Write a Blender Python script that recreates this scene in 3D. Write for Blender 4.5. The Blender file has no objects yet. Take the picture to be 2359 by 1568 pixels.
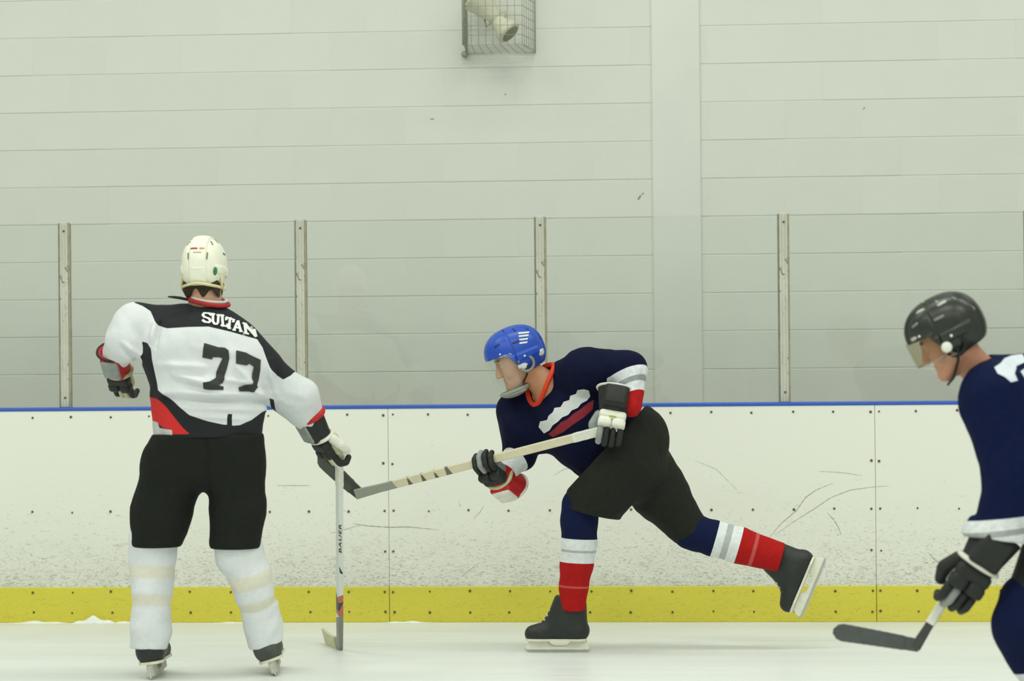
import bpy, bmesh, math, random
import numpy as np
from mathutils import Vector, Matrix
from mathutils.bvhtree import BVHTree

random.seed(7); np.random.seed(7)
SC = bpy.context.scene
COL = SC.collection

# ------------------------------------------------------------------ camera
W, H, F = 2359, 1568, 6170.0                    # frame and focal length in pixels
CAM = np.array([3.3762, -13.432, 1.415])        # camera position; boards face at Y = 0
YAW, PITCH, ROLL = -0.0804, 0.0, -0.0094
_f = np.array([math.sin(YAW) * math.cos(PITCH), math.cos(YAW) * math.cos(PITCH), math.sin(PITCH)])
_r0 = np.array([math.cos(YAW), -math.sin(YAW), 0.0]); _u0 = np.cross(_r0, _f)
_r = math.cos(ROLL) * _r0 + math.sin(ROLL) * _u0
_u = -math.sin(ROLL) * _r0 + math.cos(ROLL) * _u0
cam_d = bpy.data.cameras.new('camera')
cam = bpy.data.objects.new('camera', cam_d); COL.objects.link(cam)
cam.matrix_world = Matrix(((_r[0], _u[0], -_f[0], CAM[0]), (_r[1], _u[1], -_f[1], CAM[1]),
                           (_r[2], _u[2], -_f[2], CAM[2]), (0, 0, 0, 1)))
cam_d.sensor_fit = 'HORIZONTAL'; cam_d.sensor_width = 36.0
cam_d.lens = F * 36.0 / W
cam_d.clip_end = 200
cam_d.dof.use_dof = True
cam_d.dof.focus_distance = 12.3
cam_d.dof.aperture_fstop = 2.4
SC.camera = cam

# ------------------------------------------------------------------ world, lamps, exposure
world = bpy.data.worlds.new('hall'); SC.world = world; world.use_nodes = True
bg = world.node_tree.nodes['Background']
bg.inputs[0].default_value = (0.945, 1.0, 0.905, 1)
bg.inputs[1].default_value = 0.42
SC.view_settings.view_transform = 'Standard'; SC.view_settings.look = 'None'
SC.view_settings.exposure = 0.07; SC.view_settings.gamma = 1.0
SC.view_settings.use_curve_mapping = False
LAMP = 118.0
for iy, ly in enumerate((-2.6, -8.2, -14.0)):
    for lx in (-2.4, 2.6, 7.6):
        ld = bpy.data.lights.new('hall_lamp', 'AREA'); ld.shape = 'RECTANGLE'
        ld.size = 3.2; ld.size_y = 1.1; ld.energy = LAMP * (1.0, 1.25, 1.25)[iy]; ld.color = (0.955, 1.0, 0.905)
        lo = bpy.data.objects.new('hall_lamp', ld); COL.objects.link(lo)
        lo.location = (lx, ly, 7.2)

# ------------------------------------------------------------------ camera geometry helpers
def ray(px, py):
    return (px - W / 2) / F * _r + (H / 2 - py) / F * _u + _f
def pt(px, py, Y):
    d = ray(px, py); t = (Y - CAM[1]) / d[1]
    return CAM + t * d
def on_ice(px, py):
    d = ray(px, py); return CAM + (-CAM[2] / d[2]) * d
def pix(P):
    d = np.asarray(P) - CAM
    z = d @ _f
    return W / 2 + F * (d @ _r) / z, H / 2 - F * (d @ _u) / z
def lin(c):
    return tuple((v / 255 / 12.92) if v / 255 <= 0.04045 else ((v / 255 + 0.055) / 1.055) ** 2.4 for v in c)
def unit(v):
    v = np.asarray(v, float); return v / np.linalg.norm(v)

# ------------------------------------------------------------------ scene helpers
WM = {}
def put(o, parent, wm=None):
    wm = wm or Matrix.Identity(4)
    COL.objects.link(o)
    if parent is not None:
        o.parent = parent
        o.matrix_parent_inverse = WM[parent.name].inverted()
    o.matrix_basis = wm
    WM[o.name] = wm.copy()
    return o
def tag(o, label=None, cat=None, group=None, kind=None):
    if label: o['label'] = label
    if cat: o['category'] = cat
    if group: o['group'] = group
    if kind: o['kind'] = kind
    return o
def empty(name, loc, parent=None, wm=None):
    o = bpy.data.objects.new(name, None); o.empty_display_size = 0.1
    return put(o, parent, wm or Matrix.Translation(Vector(loc)))
def mesh_np(name, V, Fc, smooth=True):
    """mesh from vertex array and (n,3) or (n,4) face array"""
    m = bpy.data.meshes.new(name)
    V = np.asarray(V, np.float32); Fc = np.asarray(Fc, np.int32)
    k = Fc.shape[1]; n = len(Fc)
    m.vertices.add(len(V)); m.vertices.foreach_set('co', V.ravel())
    m.loops.add(n * k); m.loops.foreach_set('vertex_index', Fc.ravel())
    m.polygons.add(n); m.polygons.foreach_set('loop_start', np.arange(n, dtype=np.int32) * k)
    m.polygons.foreach_set('loop_total', np.full(n, k, np.int32))
    m.polygons.foreach_set('use_smooth', np.full(n, smooth, bool))
    m.update(calc_edges=True); m.validate()
    return m
def mesh_bm(name, bm, smooth=False):
    m = bpy.data.meshes.new(name); bm.to_mesh(m); bm.free()
    if smooth:
        m.polygons.foreach_set('use_smooth', np.full(len(m.polygons), True, bool))
    return m
def obj(name, mesh, mat, parent=None, wm=None):
    if mat is not None and not mesh.materials: mesh.materials.append(mat)
    o = bpy.data.objects.new(name, mesh)
    return put(o, parent, wm)
def bm_box(bm, lo, hi, bev=0.0, seg=1):
    lo = Vector(lo); hi = Vector(hi)
    r = bmesh.ops.create_cube(bm, size=1.0)
    for v in r['verts']:
        v.co = Vector((lo[i] + (v.co[i] + 0.5) * (hi[i] - lo[i]) for i in range(3)))
    if bev > 0:
        es = list({e for v in r['verts'] for e in v.link_edges})
        bmesh.ops.bevel(bm, geom=es, offset=bev, segments=seg, affect='EDGES', profile=0.5)
def box(name, lo, hi, mat, parent=None, bev=0.0, seg=1):
    bm = bmesh.new(); bm_box(bm, lo, hi, bev, seg)
    return obj(name, mesh_bm(name, bm), mat, parent)
def tube_np(pts, rad, n=8, closed=False):
    pts = [np.asarray(p, float) for p in pts]; V = []; Fc = []
    m = len(pts); up = None
    for i, p in enumerate(pts):
        a = pts[(i - 1) % m] if (closed or i > 0) else p
        b = pts[(i + 1) % m] if (closed or i < m - 1) else p
        t = unit(b - a)
        if up is None:
            up = np.array([0, 0, 1.0]) if abs(t[2]) < 0.9 else np.array([1.0, 0, 0])
        s = unit(np.cross(t, up)); up = np.cross(s, t)
        r = rad[i] if hasattr(rad, '__len__') else rad
        for k in range(n):
            an = 2 * math.pi * k / n
            V.append(p + r * (math.cos(an) * s + math.sin(an) * up))
    for i in range(m if closed else m - 1):
        j = (i + 1) % m
        for k in range(n):
            k2 = (k + 1) % n
            Fc.append((i * n + k, i * n + k2, j * n + k2, j * n + k))
    if not closed:
        V.append(pts[0]); V.append(pts[-1]); c0, c1 = len(V) - 2, len(V) - 1
        for k in range(n):
            k2 = (k + 1) % n
            Fc.append((k2, k, c0, c0)); Fc.append(((m - 1) * n + k, (m - 1) * n + k2, c1, c1))
    return np.array(V), [tuple(dict.fromkeys(f)) for f in Fc]
def mesh_py(name, V, Fc, smooth=True):
    m = bpy.data.meshes.new(name); m.from_pydata([tuple(v) for v in V], [], [tuple(f) for f in Fc]); m.update()
    if smooth: m.polygons.foreach_set('use_smooth', np.full(len(m.polygons), True, bool))
    return m
def tube(name, pts, rad, mat, parent, n=8, closed=False, wm=None):
    V, Fc = tube_np(pts, rad, n, closed)
    return obj(name, mesh_py(name, V, Fc), mat, parent, wm)
def tubes(name, lst, rad, mat, parent, n=6, wm=None):
    VV = []; FF = []
    for pts in lst:
        V, Fc = tube_np(pts, rad, n); o = len(VV)
        VV += list(V); FF += [tuple(i + o for i in f) for f in Fc]
    return obj(name, mesh_py(name, VV, FF), mat, parent, wm)
def prism(name, prof, y0, y1, mat, parent, wm=None, bev=0.0):
    """profile in local XZ extruded along local Y"""
    bm = bmesh.new()
    a = [bm.verts.new((x, y0, z)) for x, z in prof]
    f = bm.faces.new(a)
    r = bmesh.ops.extrude_face_region(bm, geom=[f])
    for v in r['geom']:
        if isinstance(v, bmesh.types.BMVert): v.co.y = y1
    bmesh.ops.recalc_face_normals(bm, faces=bm.faces)
    if bev: bmesh.ops.bevel(bm, geom=list(bm.edges), offset=bev, segments=2, affect='EDGES')
    return obj(name, mesh_bm(name, bm), mat, parent, wm)

# ------------------------------------------------------------------ materials
def new_mat(name):
    m = bpy.data.materials.new(name); m.use_nodes = True
    return m, m.node_tree, m.node_tree.nodes['Principled BSDF']
def N(nt, t, **kw):
    n = nt.nodes.new(t)
    for k, v in kw.items(): setattr(n, k, v)
    return n
def mix(nt, fac, a, b):
    n = N(nt, 'ShaderNodeMix', data_type='RGBA')
    for s, v in ((n.inputs['Factor'], fac), (n.inputs['A'], a), (n.inputs['B'], b)):
        if isinstance(v, bpy.types.NodeSocket): nt.links.new(v, s)
        elif isinstance(v, (tuple, list)): s.default_value = (*v[:3], 1)
        else: s.default_value = v
    return n.outputs['Result']
def math_n(nt, op, a, b=0.5, c=None, clamp=False):
    n = N(nt, 'ShaderNodeMath', operation=op, use_clamp=clamp)
    for i, v in enumerate((a, b, c)):
        if v is None: continue
        if isinstance(v, bpy.types.NodeSocket): nt.links.new(v, n.inputs[i])
        else: n.inputs[i].default_value = v
    return n.outputs[0]
def maprange(nt, v, a, b, c=0.0, d=1.0):
    n = N(nt, 'ShaderNodeMapRange'); nt.links.new(v, n.inputs[0])
    for i, x in enumerate((a, b, c, d)): n.inputs[i + 1].default_value = x
    return n.outputs[0]
def noise(nt, scale, detail=2.0, vec=None, dist=0.0, stretch=None):
    n = N(nt, 'ShaderNodeTexNoise'); n.inputs['Scale'].default_value = scale
    n.inputs['Detail'].default_value = detail; n.inputs['Distortion'].default_value = dist
    if vec is None:
        vec = N(nt, 'ShaderNodeTexCoord').outputs['Object']
    if stretch:
        mp = N(nt, 'ShaderNodeMapping'); mp.inputs['Scale'].default_value = stretch
        nt.links.new(vec, mp.inputs[0]); vec = mp.outputs[0]
    nt.links.new(vec, n.inputs['Vector'])
    return n.outputs['Fac']
def bump(nt, bsdf, h, strength=0.3, dist=0.01):
    b = N(nt, 'ShaderNodeBump'); b.inputs['Strength'].default_value = strength; b.inputs['Distance'].default_value = dist
    nt.links.new(h, b.inputs['Height']); nt.links.new(b.outputs[0], bsdf.inputs['Normal'])
def plain(name, rgb, rough=0.6, var=0.08, scale=30.0, metal=0.0, bmp=0.0, spec=0.4, masks=(), bscale=None):
    """base colour with a faint mottling; masks = [(attribute, colour)] painted where attribute > 0"""
    m, nt, b = new_mat(name)
    base = lin(rgb); c = base
    for at, col in masks:
        a = N(nt, 'ShaderNodeAttribute', attribute_name=at)
        f = maprange(nt, a.outputs['Fac'], -0.0007, 0.0007)
        c = mix(nt, f, c, lin(col))
    nz = noise(nt, scale, 3.0)
    v = maprange(nt, nz, 0.25, 0.75, 1 - var, 1 + var)
    mm = N(nt, 'ShaderNodeMix', data_type='RGBA', blend_type='MULTIPLY'); mm.inputs['Factor'].default_value = 1.0
    if isinstance(c, tuple): mm.inputs['A'].default_value = (*c, 1)
    else: nt.links.new(c, mm.inputs['A'])
    nt.links.new(v, mm.inputs['B'])
    nt.links.new(mm.outputs['Result'], b.inputs['Base Color'])
    b.inputs['Roughness'].default_value = rough; b.inputs['Metallic'].default_value = metal
    b.inputs['Specular IOR Level'].default_value = spec
    if bmp: bump(nt, b, noise(nt, bscale or scale * 6, 4.0), bmp, 0.004)
    return m
def clear(name, tint, gloss=0.06, rough=0.03, tr=1.0):
    m, nt, b = new_mat(name); nt.nodes.remove(b)
    t = N(nt, 'ShaderNodeBsdfTransparent'); t.inputs[0].default_value = (*tint, 1)
    g = N(nt, 'ShaderNodeBsdfGlossy'); g.inputs['Roughness'].default_value = rough; g.inputs[0].default_value = (0.9, 0.95, 0.9, 1)
    mx = N(nt, 'ShaderNodeMixShader'); mx.inputs[0].default_value = gloss
    nt.links.new(t.outputs[0], mx.inputs[1]); nt.links.new(g.outputs[0], mx.inputs[2])
    nt.links.new(mx.outputs[0], nt.nodes['Material Output'].inputs[0])
    return m

# ------------------------------------------------------------------ signed-distance modelling
def smin(a, b, k):
    h = np.clip(0.5 + 0.5 * (b - a) / k, 0, 1)
    return b + (a - b) * h - k * h * (1 - h)
def smax(a, b, k): return -smin(-a, -b, k)
def cone(p, a, b, ra, rb, n=None, s=1.0):
    """tapered capsule; thickness along direction n scaled by s"""
    a = np.asarray(a, np.float32); b = np.asarray(b, np.float32)
    ba = b - a; q = p - a
    h = np.clip(q @ ba / max(float(ba @ ba), 1e-9), 0, 1)
    d = q - h[:, None] * ba
    if n is not None:
        n = np.asarray(n, np.float32)
        d = d + ((1 / s - 1) * (d @ n))[:, None] * n
    l = np.sqrt((d * d).sum(1)) - (ra + (rb - ra) * h)
    return l * (min(1.0, s) if n is not None else 1.0)
def ball(p, c, r): return np.sqrt(((p - np.asarray(c, np.float32)) ** 2).sum(1)) - r
def ellip(p, c, r, pw=2.0):
    r = np.asarray(r, np.float32); q = np.abs((p - np.asarray(c, np.float32)) / r)
    k = (q ** pw).sum(1) ** (1 / pw)
    return (k - 1) * float(r.min())
def rbox(p, c, h, r):
    q = np.abs(p - np.asarray(c, np.float32)) - (np.asarray(h, np.float32) - r)
    return np.sqrt((np.maximum(q, 0) ** 2).sum(1)) + np.minimum(q.max(1), 0) - r
def plane(p, c, n):
    n = unit(n).astype(np.float32); return (p - np.asarray(c, np.float32)) @ n      # positive on the n side
def union(ds, k):
    d = ds[0]
    for e in ds[1:]: d = smin(d, e, k)
    return d
def chain(p, pts, k=0.03, n=None, s=1.0):
    """pts = [(pos, radius), ...]"""
    return union([cone(p, pts[i][0], pts[i + 1][0], pts[i][1], pts[i + 1][1], n, s) for i in range(len(pts) - 1)], k)
def folds(p, seed, freq, along=None, squash=0.25):
    rs = np.random.RandomState(seed); q = p.copy()
    if along is not None:
        a = unit(along).astype(np.float32); q = q + ((squash - 1) * (q @ a))[:, None] * a
    M = np.linalg.qr(rs.randn(3, 3))[0].astype(np.float32)
    q = (q @ M) * freq
    w = q + 0.9 * np.sin(q[:, [1, 2, 0]] * 0.8 + rs.rand() * 6) + 0.4 * np.sin(q[:, [2, 0, 1]] * 1.9 + rs.rand() * 6)
    v = np.sin(w[:, 0]) + 0.6 * np.sin(1.7 * w[:, 1] + 1.0) + 0.35 * np.sin(2.9 * w[:, 2])
    return (v / 1.95).astype(np.float32)
def crease(p, a, b, w, amp):
    """raise (amp > 0) or press in a soft ridge along a segment, measured in the XZ plane"""
    a = np.asarray(a, np.float32)[[0, 2]]; ba = np.asarray(b, np.float32)[[0, 2]] - a; q = p[:, [0, 2]] - a
    h = np.clip(q @ ba / float(ba @ ba), 0, 1); l = ((q - h[:, None] * ba) ** 2).sum(1)
    return -amp * np.exp(-l / (w * w)) * (0.35 + 0.65 * np.sin(np.pi * np.clip(h, 0.08, 0.92)))
def loc(wm, x, y, z): return np.array(wm @ Vector((x, y, z)))
def sdf_mesh(fn, lo, hi, vs, smooth_it=1):
    lo = np.asarray(lo, float); hi = np.asarray(hi, float); B = 8
    nb = np.maximum(1, np.ceil((hi - lo) / (vs * B)).astype(int))
    c = np.stack(np.meshgrid(*[(np.arange(n) + 0.5) * B * vs + lo[i] for i, n in enumerate(nb)], indexing='ij'), -1).reshape(-1, 3).astype(np.float32)
    dc = fn(c).reshape(nb)
    G = np.repeat(np.repeat(np.repeat(dc, B, 0), B, 1), B, 2)
    G = np.pad(G, ((0, 1),) * 3, mode='edge').astype(np.float32)
    act = np.argwhere(np.abs(dc) < vs * B * 0.87 * 1.7 + 0.012)
    off = np.stack(np.meshgrid(*[np.arange(B + 1)] * 3, indexing='ij'), -1).reshape(-1, 3)
    for s in range(0, len(act), 300):
        a = act[s:s + 300]
        P = ((a[:, None, :] * B + off[None]) * vs + lo).reshape(-1, 3).astype(np.float32)
        d = fn(P).reshape(len(a), B + 1, B + 1, B + 1)
        for i, (x, y, z) in enumerate(a):
            G[x * B:x * B + B + 1, y * B:y * B + B + 1, z * B:z * B + B + 1] = d[i]
    for ax in range(3):                                     # close the surface at the grid edge
        sl = [slice(None)] * 3
        for e in (0, -1):
            sl[ax] = e; G[tuple(sl)] = np.maximum(G[tuple(sl)], 1e-4)
    S = G < 0
    n = np.array(G.shape)
    cnt = np.zeros(n - 1, np.int8)
    cor = [(i, j, k) for i in (0, 1) for j in (0, 1) for k in (0, 1)]
    for i, j, k in cor: cnt += S[i:n[0] - 1 + i, j:n[1] - 1 + j, k:n[2] - 1 + k]
    cells = np.argwhere((cnt > 0) & (cnt < 8))
    idx = np.full(n - 1, -1, np.int32); idx[tuple(cells.T)] = np.arange(len(cells))
    acc = np.zeros((len(cells), 3)); num = np.zeros(len(cells))
    for a in cor:
        for ax in range(3):
            if a[ax]: continue
            b = list(a); b[ax] = 1
            g0 = G[tuple((cells + a).T)]; g1 = G[tuple((cells + b).T)]
            m = (g0 < 0) != (g1 < 0)
            t = np.where(m, g0 / np.where(m, g0 - g1, 1), 0)
            pos = np.array(a, float)[None].repeat(len(cells), 0); pos[:, ax] = t
            acc[m] += pos[m]; num[m] += 1
    V = lo + (cells + acc / num[:, None]) * vs
    faces = []
    for ax in range(3):
        o1, o2 = [(1, 2), (2, 0), (0, 1)][ax]
        sl0 = [slice(None)] * 3; sl1 = [slice(None)] * 3
        sl0[ax] = slice(0, -1); sl1[ax] = slice(1, None)
        s0 = S[tuple(sl0)]; s1 = S[tuple(sl1)]
        e = np.argwhere(s0 != s1)
        ok = (e[:, o1] > 0) & (e[:, o2] > 0) & (e[:, o1] < n[o1] - 1) & (e[:, o2] < n[o2] - 1)
        e = e[ok]; ins = s0[tuple(e.T)]
        q = []
        for d1, d2 in ((-1, -1), (0, -1), (0, 0), (-1, 0)):
            cc = e.copy(); cc[:, o1] += d1; cc[:, o2] += d2; q.append(idx[tuple(cc.T)])
        q = np.stack(q, 1); q[~ins] = q[~ins][:, ::-1]
        faces.append(q)
    Fc = np.concatenate(faces)
    Fc = Fc[(Fc >= 0).all(1)]
    for _ in range(smooth_it):
        A = np.zeros_like(V); K = np.zeros(len(V))
        for i in range(4):
            a, b = Fc[:, i], Fc[:, (i + 1) % 4]
            for k in range(3):
                A[:, k] += np.bincount(a, V[b, k], len(V)) + np.bincount(b, V[a, k], len(V))
            K += np.bincount(a, minlength=len(V)) + np.bincount(b, minlength=len(V))
        V = 0.5 * V + 0.5 * A / np.maximum(K, 1)[:, None]
    return V, Fc
def set_attr(mesh, name, val):
    a = mesh.attributes.new(name, 'FLOAT', 'POINT'); a.data.foreach_set('value', np.asarray(val, np.float32))
def poly_sd(U, poly):
    """signed distance (positive inside) of 2D points to a polygon"""
    P = np.asarray(poly, float); n = len(P); d2 = np.full(len(U), 1e18); ins = np.zeros(len(U), bool)
    for i in range(n):
        a, b = P[i], P[(i + 1) % n]; e = b - a; w = U - a
        t = np.clip((w @ e) / max(e @ e, 1e-12), 0, 1); q = w - t[:, None] * e
        d2 = np.minimum(d2, (q * q).sum(1))
        c = (a[1] > U[:, 1]) != (b[1] > U[:, 1])
        with np.errstate(divide='ignore', invalid='ignore'):
            x = e[0] * (U[:, 1] - a[1]) / (e[1] if e[1] else 1e-12) + a[0]
        ins ^= c & (U[:, 0] < x)
    return np.where(ins, 1, -1) * np.sqrt(d2)
def band(V, A, B, t0, t1):
    A = np.asarray(A); e = np.asarray(B) - A; L = np.linalg.norm(e); s = (V - A) @ e / L
    return np.minimum(s - t0 * L, t1 * L - s)
def decal(name, polys, direction, target, mat, parent, off=0.002, maxlen=0.014):
    """flat print laid on a surface: 3D polygons dropped on the target (V, F) along a direction"""
    V, Fc = target
    bvh = BVHTree.FromPolygons([tuple(v) for v in V], [tuple(int(i) for i in f) for f in Fc])
    bm = bmesh.new()
    for P in polys:
        f = bm.faces.new([bm.verts.new(tuple(p)) for p in P]); f.normal_update()
    bmesh.ops.triangulate(bm, faces=list(bm.faces))
    for _ in range(6):
        es = [e for e in bm.edges if e.calc_length() > maxlen]
        if not es: break
        bmesh.ops.subdivide_edges(bm, edges=es, cuts=1)
        bmesh.ops.triangulate(bm, faces=[f for f in bm.faces if len(f.verts) > 3])
    d = Vector(tuple(unit(direction)))
    for v in bm.verts:
        h = bvh.ray_cast(v.co - d * 1.0, d)
        if h[0] is None: h = bvh.find_nearest(v.co)
        nr = h[1] if h[1].dot(d) < 0 else -h[1]
        v.co = h[0] + nr * off
    return obj(name, mesh_bm(name, bm, True), mat, parent)

# ================================================================== materials of the place
def mat_boards(name, base, kick=False):
    m, nt, b = new_mat(name)
    tc = N(nt, 'ShaderNodeTexCoord').outputs['Object']
    sep = N(nt, 'ShaderNodeSeparateXYZ'); nt.links.new(tc, sep.inputs[0])
    dens = maprange(nt, sep.outputs[2], 0.16, 0.92, 1.0, 0.0) if not kick else maprange(nt, sep.outputs[2], 0.0, 0.2, 0.75, 0.6)
    n1 = noise(nt, 16.0, 7.0, tc, 1.4, (3.0, 1.0, 11.0))     # short horizontal scuffs
    n2 = noise(nt, 34.0, 4.0, tc, 1.5, (1.0, 1.0, 2.6))      # puck marks
    n3 = noise(nt, 12.0, 8.0, tc, 2.0, (1.6, 1.0, 4.0))       # smears
    th = math_n(nt, 'MULTIPLY_ADD', dens, -0.245, 0.775)
    s1 = maprange(nt, math_n(nt, 'SUBTRACT', n1, th), 0.0, 0.09)
    th2 = math_n(nt, 'MULTIPLY_ADD', dens, -0.12, 0.80)
    s2 = maprange(nt, math_n(nt, 'SUBTRACT', n2, th2), 0.0, 0.06)
    s3 = maprange(nt, math_n(nt, 'SUBTRACT', n3, math_n(nt, 'MULTIPLY_ADD', dens, -0.19, 0.71)), 0.0, 0.12, 0.0, 0.5)
    sc_ = math_n(nt, 'MAXIMUM', math_n(nt, 'MAXIMUM', s1, s2), s3)
    film = math_n(nt, 'MULTIPLY', noise(nt, 3.0, 5.0, tc, 0.3, (1.0, 1.0, 3.0)), math_n(nt, 'MULTIPLY', dens, dens))
    c = mix(nt, math_n(nt, 'MULTIPLY', film, 0.5), lin(base), lin((176, 166, 52) if kick else (184, 184, 166)))
    c = mix(nt, math_n(nt, 'MULTIPLY', sc_, 0.42 if kick else 0.66), c, lin((120, 112, 40) if kick else (120, 118, 102)))
    nt.links.new(c, b.inputs['Base Color'])
    b.inputs['Roughness'].default_value = 0.45; b.inputs['Specular IOR Level'].default_value = 0.3
    bump(nt, b, sc_, 0.15, 0.002)
    return m
M_board = mat_boards('white_board_plastic', (232, 233, 222))
M_kick = mat_boards('yellow_kick_plastic', (218, 208, 78), True)
M_blue = plain('blue_cap', (54, 94, 190), 0.4, 0.05)
M_screw = plain('dark_screw', (92, 88, 58), 0.5, 0.2)
M_scuff = plain('scuff', (138, 136, 116), 0.8, 0.3, 60)
def mat_block():
    m, nt, b = new_mat('painted_block')
    oi = N(nt, 'ShaderNodeObjectInfo')
    base = lin((209, 211, 202)); 
    v = maprange(nt, oi.outputs['Random'], 0, 1, 0.985, 1.012)
    v2 = maprange(nt, noise(nt, 2.2, 4.0), 0.3, 0.7, 0.975, 1.025)
    mm = N(nt, 'ShaderNodeMix', data_type='RGBA', blend_type='MULTIPLY'); mm.inputs['Factor'].default_value = 1
    mm.inputs['A'].default_value = (*base, 1); nt.links.new(math_n(nt, 'MULTIPLY', v, v2), mm.inputs['B'])
    nt.links.new(mm.outputs['Result'], b.inputs['Base Color'])
    b.inputs['Roughness'].default_value = 0.55; b.inputs['Specular IOR Level'].default_value = 0.25
    bump(nt, b, noise(nt, 90.0, 5.0), 0.35, 0.003)
    return m
M_block = mat_block()
M_pil = plain('painted_column', (209, 211, 203), 0.5, 0.03, 3.0, bmp=0.05)
def mat_ice():
    m, nt, b = new_mat('ice')
    tc = N(nt, 'ShaderNodeTexCoord').outputs['Object']
    n1 = noise(nt, 0.5, 4.0, tc, 0.4, (0.7, 3.0, 1.0)); n2 = noise(nt, 2.0, 6.0, tc, 1.0, (0.6, 9.0, 1.0))
    c = mix(nt, maprange(nt, n1, 0.35, 0.7), lin((226, 229, 226)), lin((214, 217, 214)))
    c = mix(nt, maprange(nt, n2, 0.60, 0.72, 0, 0.35), c, lin((194, 202, 202)))
    nt.links.new(c, b.inputs['Base Color'])
    nt.links.new(maprange(nt, n2, 0.3, 0.7, 0.28, 0.5), b.inputs['Roughness'])
    b.inputs['Specular IOR Level'].default_value = 0.25
    bump(nt, b, noise(nt, 14.0, 8.0, tc, 0.5, (1.0, 4.0, 1.0)), 0.12, 0.004)
    return m
M_ice = mat_ice()
M_glass = clear('shield_glass', (0.980, 0.987, 0.977), 0.03, 0.02)
def mat_alu():
    m, nt, b = new_mat('scuffed_aluminium')
    d = maprange(nt, noise(nt, 40.0, 5.0, None, 0.8, (1, 1, 0.6)), 0.60, 0.68)
    g = maprange(nt, noise(nt, 6.0, 3.0, None, 0, (1, 1, 0.4)), 0.3, 0.7)
    c = mix(nt, g, lin((206, 206, 193)), lin((184, 184, 170)))
    c = mix(nt, math_n(nt, 'MULTIPLY', d, 0.75), c, lin((92, 88, 74)))
    nt.links.new(c, b.inputs['Base Color']); b.inputs['Roughness'].default_value = 0.5; b.inputs['Metallic'].default_value = 0.25
    return m
M_alu = mat_alu()
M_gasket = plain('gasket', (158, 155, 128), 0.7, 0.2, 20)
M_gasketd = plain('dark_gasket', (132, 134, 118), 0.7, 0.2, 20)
M_wire = plain('cage_wire', (150, 153, 134), 0.5, 0.1, 20, metal=0.2)
M_lampb = plain('lamp_beige', (204, 204, 182), 0.5, 0.1, 12)
M_lampd = plain('lamp_dark', (128, 130, 108), 0.5, 0.1, 12)
M_snow = plain('snow', (230, 234, 228), 0.9, 0.05, 40, bmp=0.5)

# ================================================================== ice, wall
GAP = 0.8795; WZ = 2.8775; CH = 0.2032; CW = 0.4064
bm = bmesh.new(); bm_box(bm, (-9, -24, -0.05), (16, 0.0, 0.0))
tag(obj('floor', mesh_bm('floor', bm), M_ice), 'white ice sheet of the rink', None, None, 'structure')
wall = box('wall_back', (-9, GAP + 0.003, -0.05), (16, GAP + 0.25, 6.0), M_block)
tag(wall, 'pale painted concrete block wall behind the rink glass', None, None, 'structure')
bm = bmesh.new()
hz, hx = CH / 2 - 0.0016, CW / 2 - 0.00006
prof = [(0.02, -hz), (0.0025, -hz), (0.0, -hz + 0.0025), (0.0, hz - 0.0025), (0.0025, hz), (0.02, hz)]
va = [[bm.verts.new((x, y, z)) for y, z in prof] for x in (-hx, hx)]
for k in range(6): bm.faces.new((va[0][k], va[1][k], va[1][(k + 1) % 6], va[0][(k + 1) % 6]))
bm.faces.new(va[0]); bm.faces.new(va[1][::-1])
bmesh.ops.recalc_face_normals(bm, faces=bm.faces)
blk = mesh_bm('block', bm); blk.materials.append(M_block)
jx = pt(1455, 290, GAP)[0]
pil0, pil1 = pt(1502, 300, GAP)[0], pt(1614, 300, GAP)[0]
for r in range(-5, 10):
    zc = WZ - (r + 0.5) * CH            # r = 0: course just under the line at WZ
    x0 = jx + (0 if r % 2 else CW / 2)
    for c in range(-11, 10):
        xc = x0 + (c + 0.5) * CW
        if xc < -0.9 or xc > 6.3: continue
        if xc - CW / 2 > pil0 - 0.01 and xc + CW / 2 < pil1 + 0.01: continue
        o = bpy.data.objects.new('block', blk)
        put(o, wall, Matrix.Translation((xc, GAP + random.uniform(-0.0008, 0.0008), zc)))
bm = bmesh.new(); bm_box(bm, (pil0, GAP - 0.012, 0.0), (pil1, GAP + 0.05, 6.0), 0.006, 2)
obj('column', mesh_bm('column', bm), M_pil, wall)
def chips(lst):
    for px, py, w, h, a in lst:
        c = pt(px, py, GAP - 0.0012); s = 0.00233
        P = []
        for k in range(9):
            an = 2 * math.pi * k / 9; rr = random.uniform(0.6, 1.1)
            x, z = w * s * rr * math.cos(an), h * s * rr * math.sin(an)
            P.append((c[0] + x * math.cos(a) - z * math.sin(a), c[1], c[2] + x * math.sin(a) + z * math.cos(a)))
        bm = bmesh.new(); bm.faces.new([bm.verts.new(p) for p in P])
        obj('paint_chip', mesh_bm('paint_chip', bm), M_scuff, wall)
chips([(1473, 455, 9, 2.5, 1.0), (1481, 446, 4, 1.5, 0.7), (996, 274, 6, 1.2, 0.0), (1990, 250, 4, 1.6, 0.9), (1164, 217, 3, 1.5, 0.8)])

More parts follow.
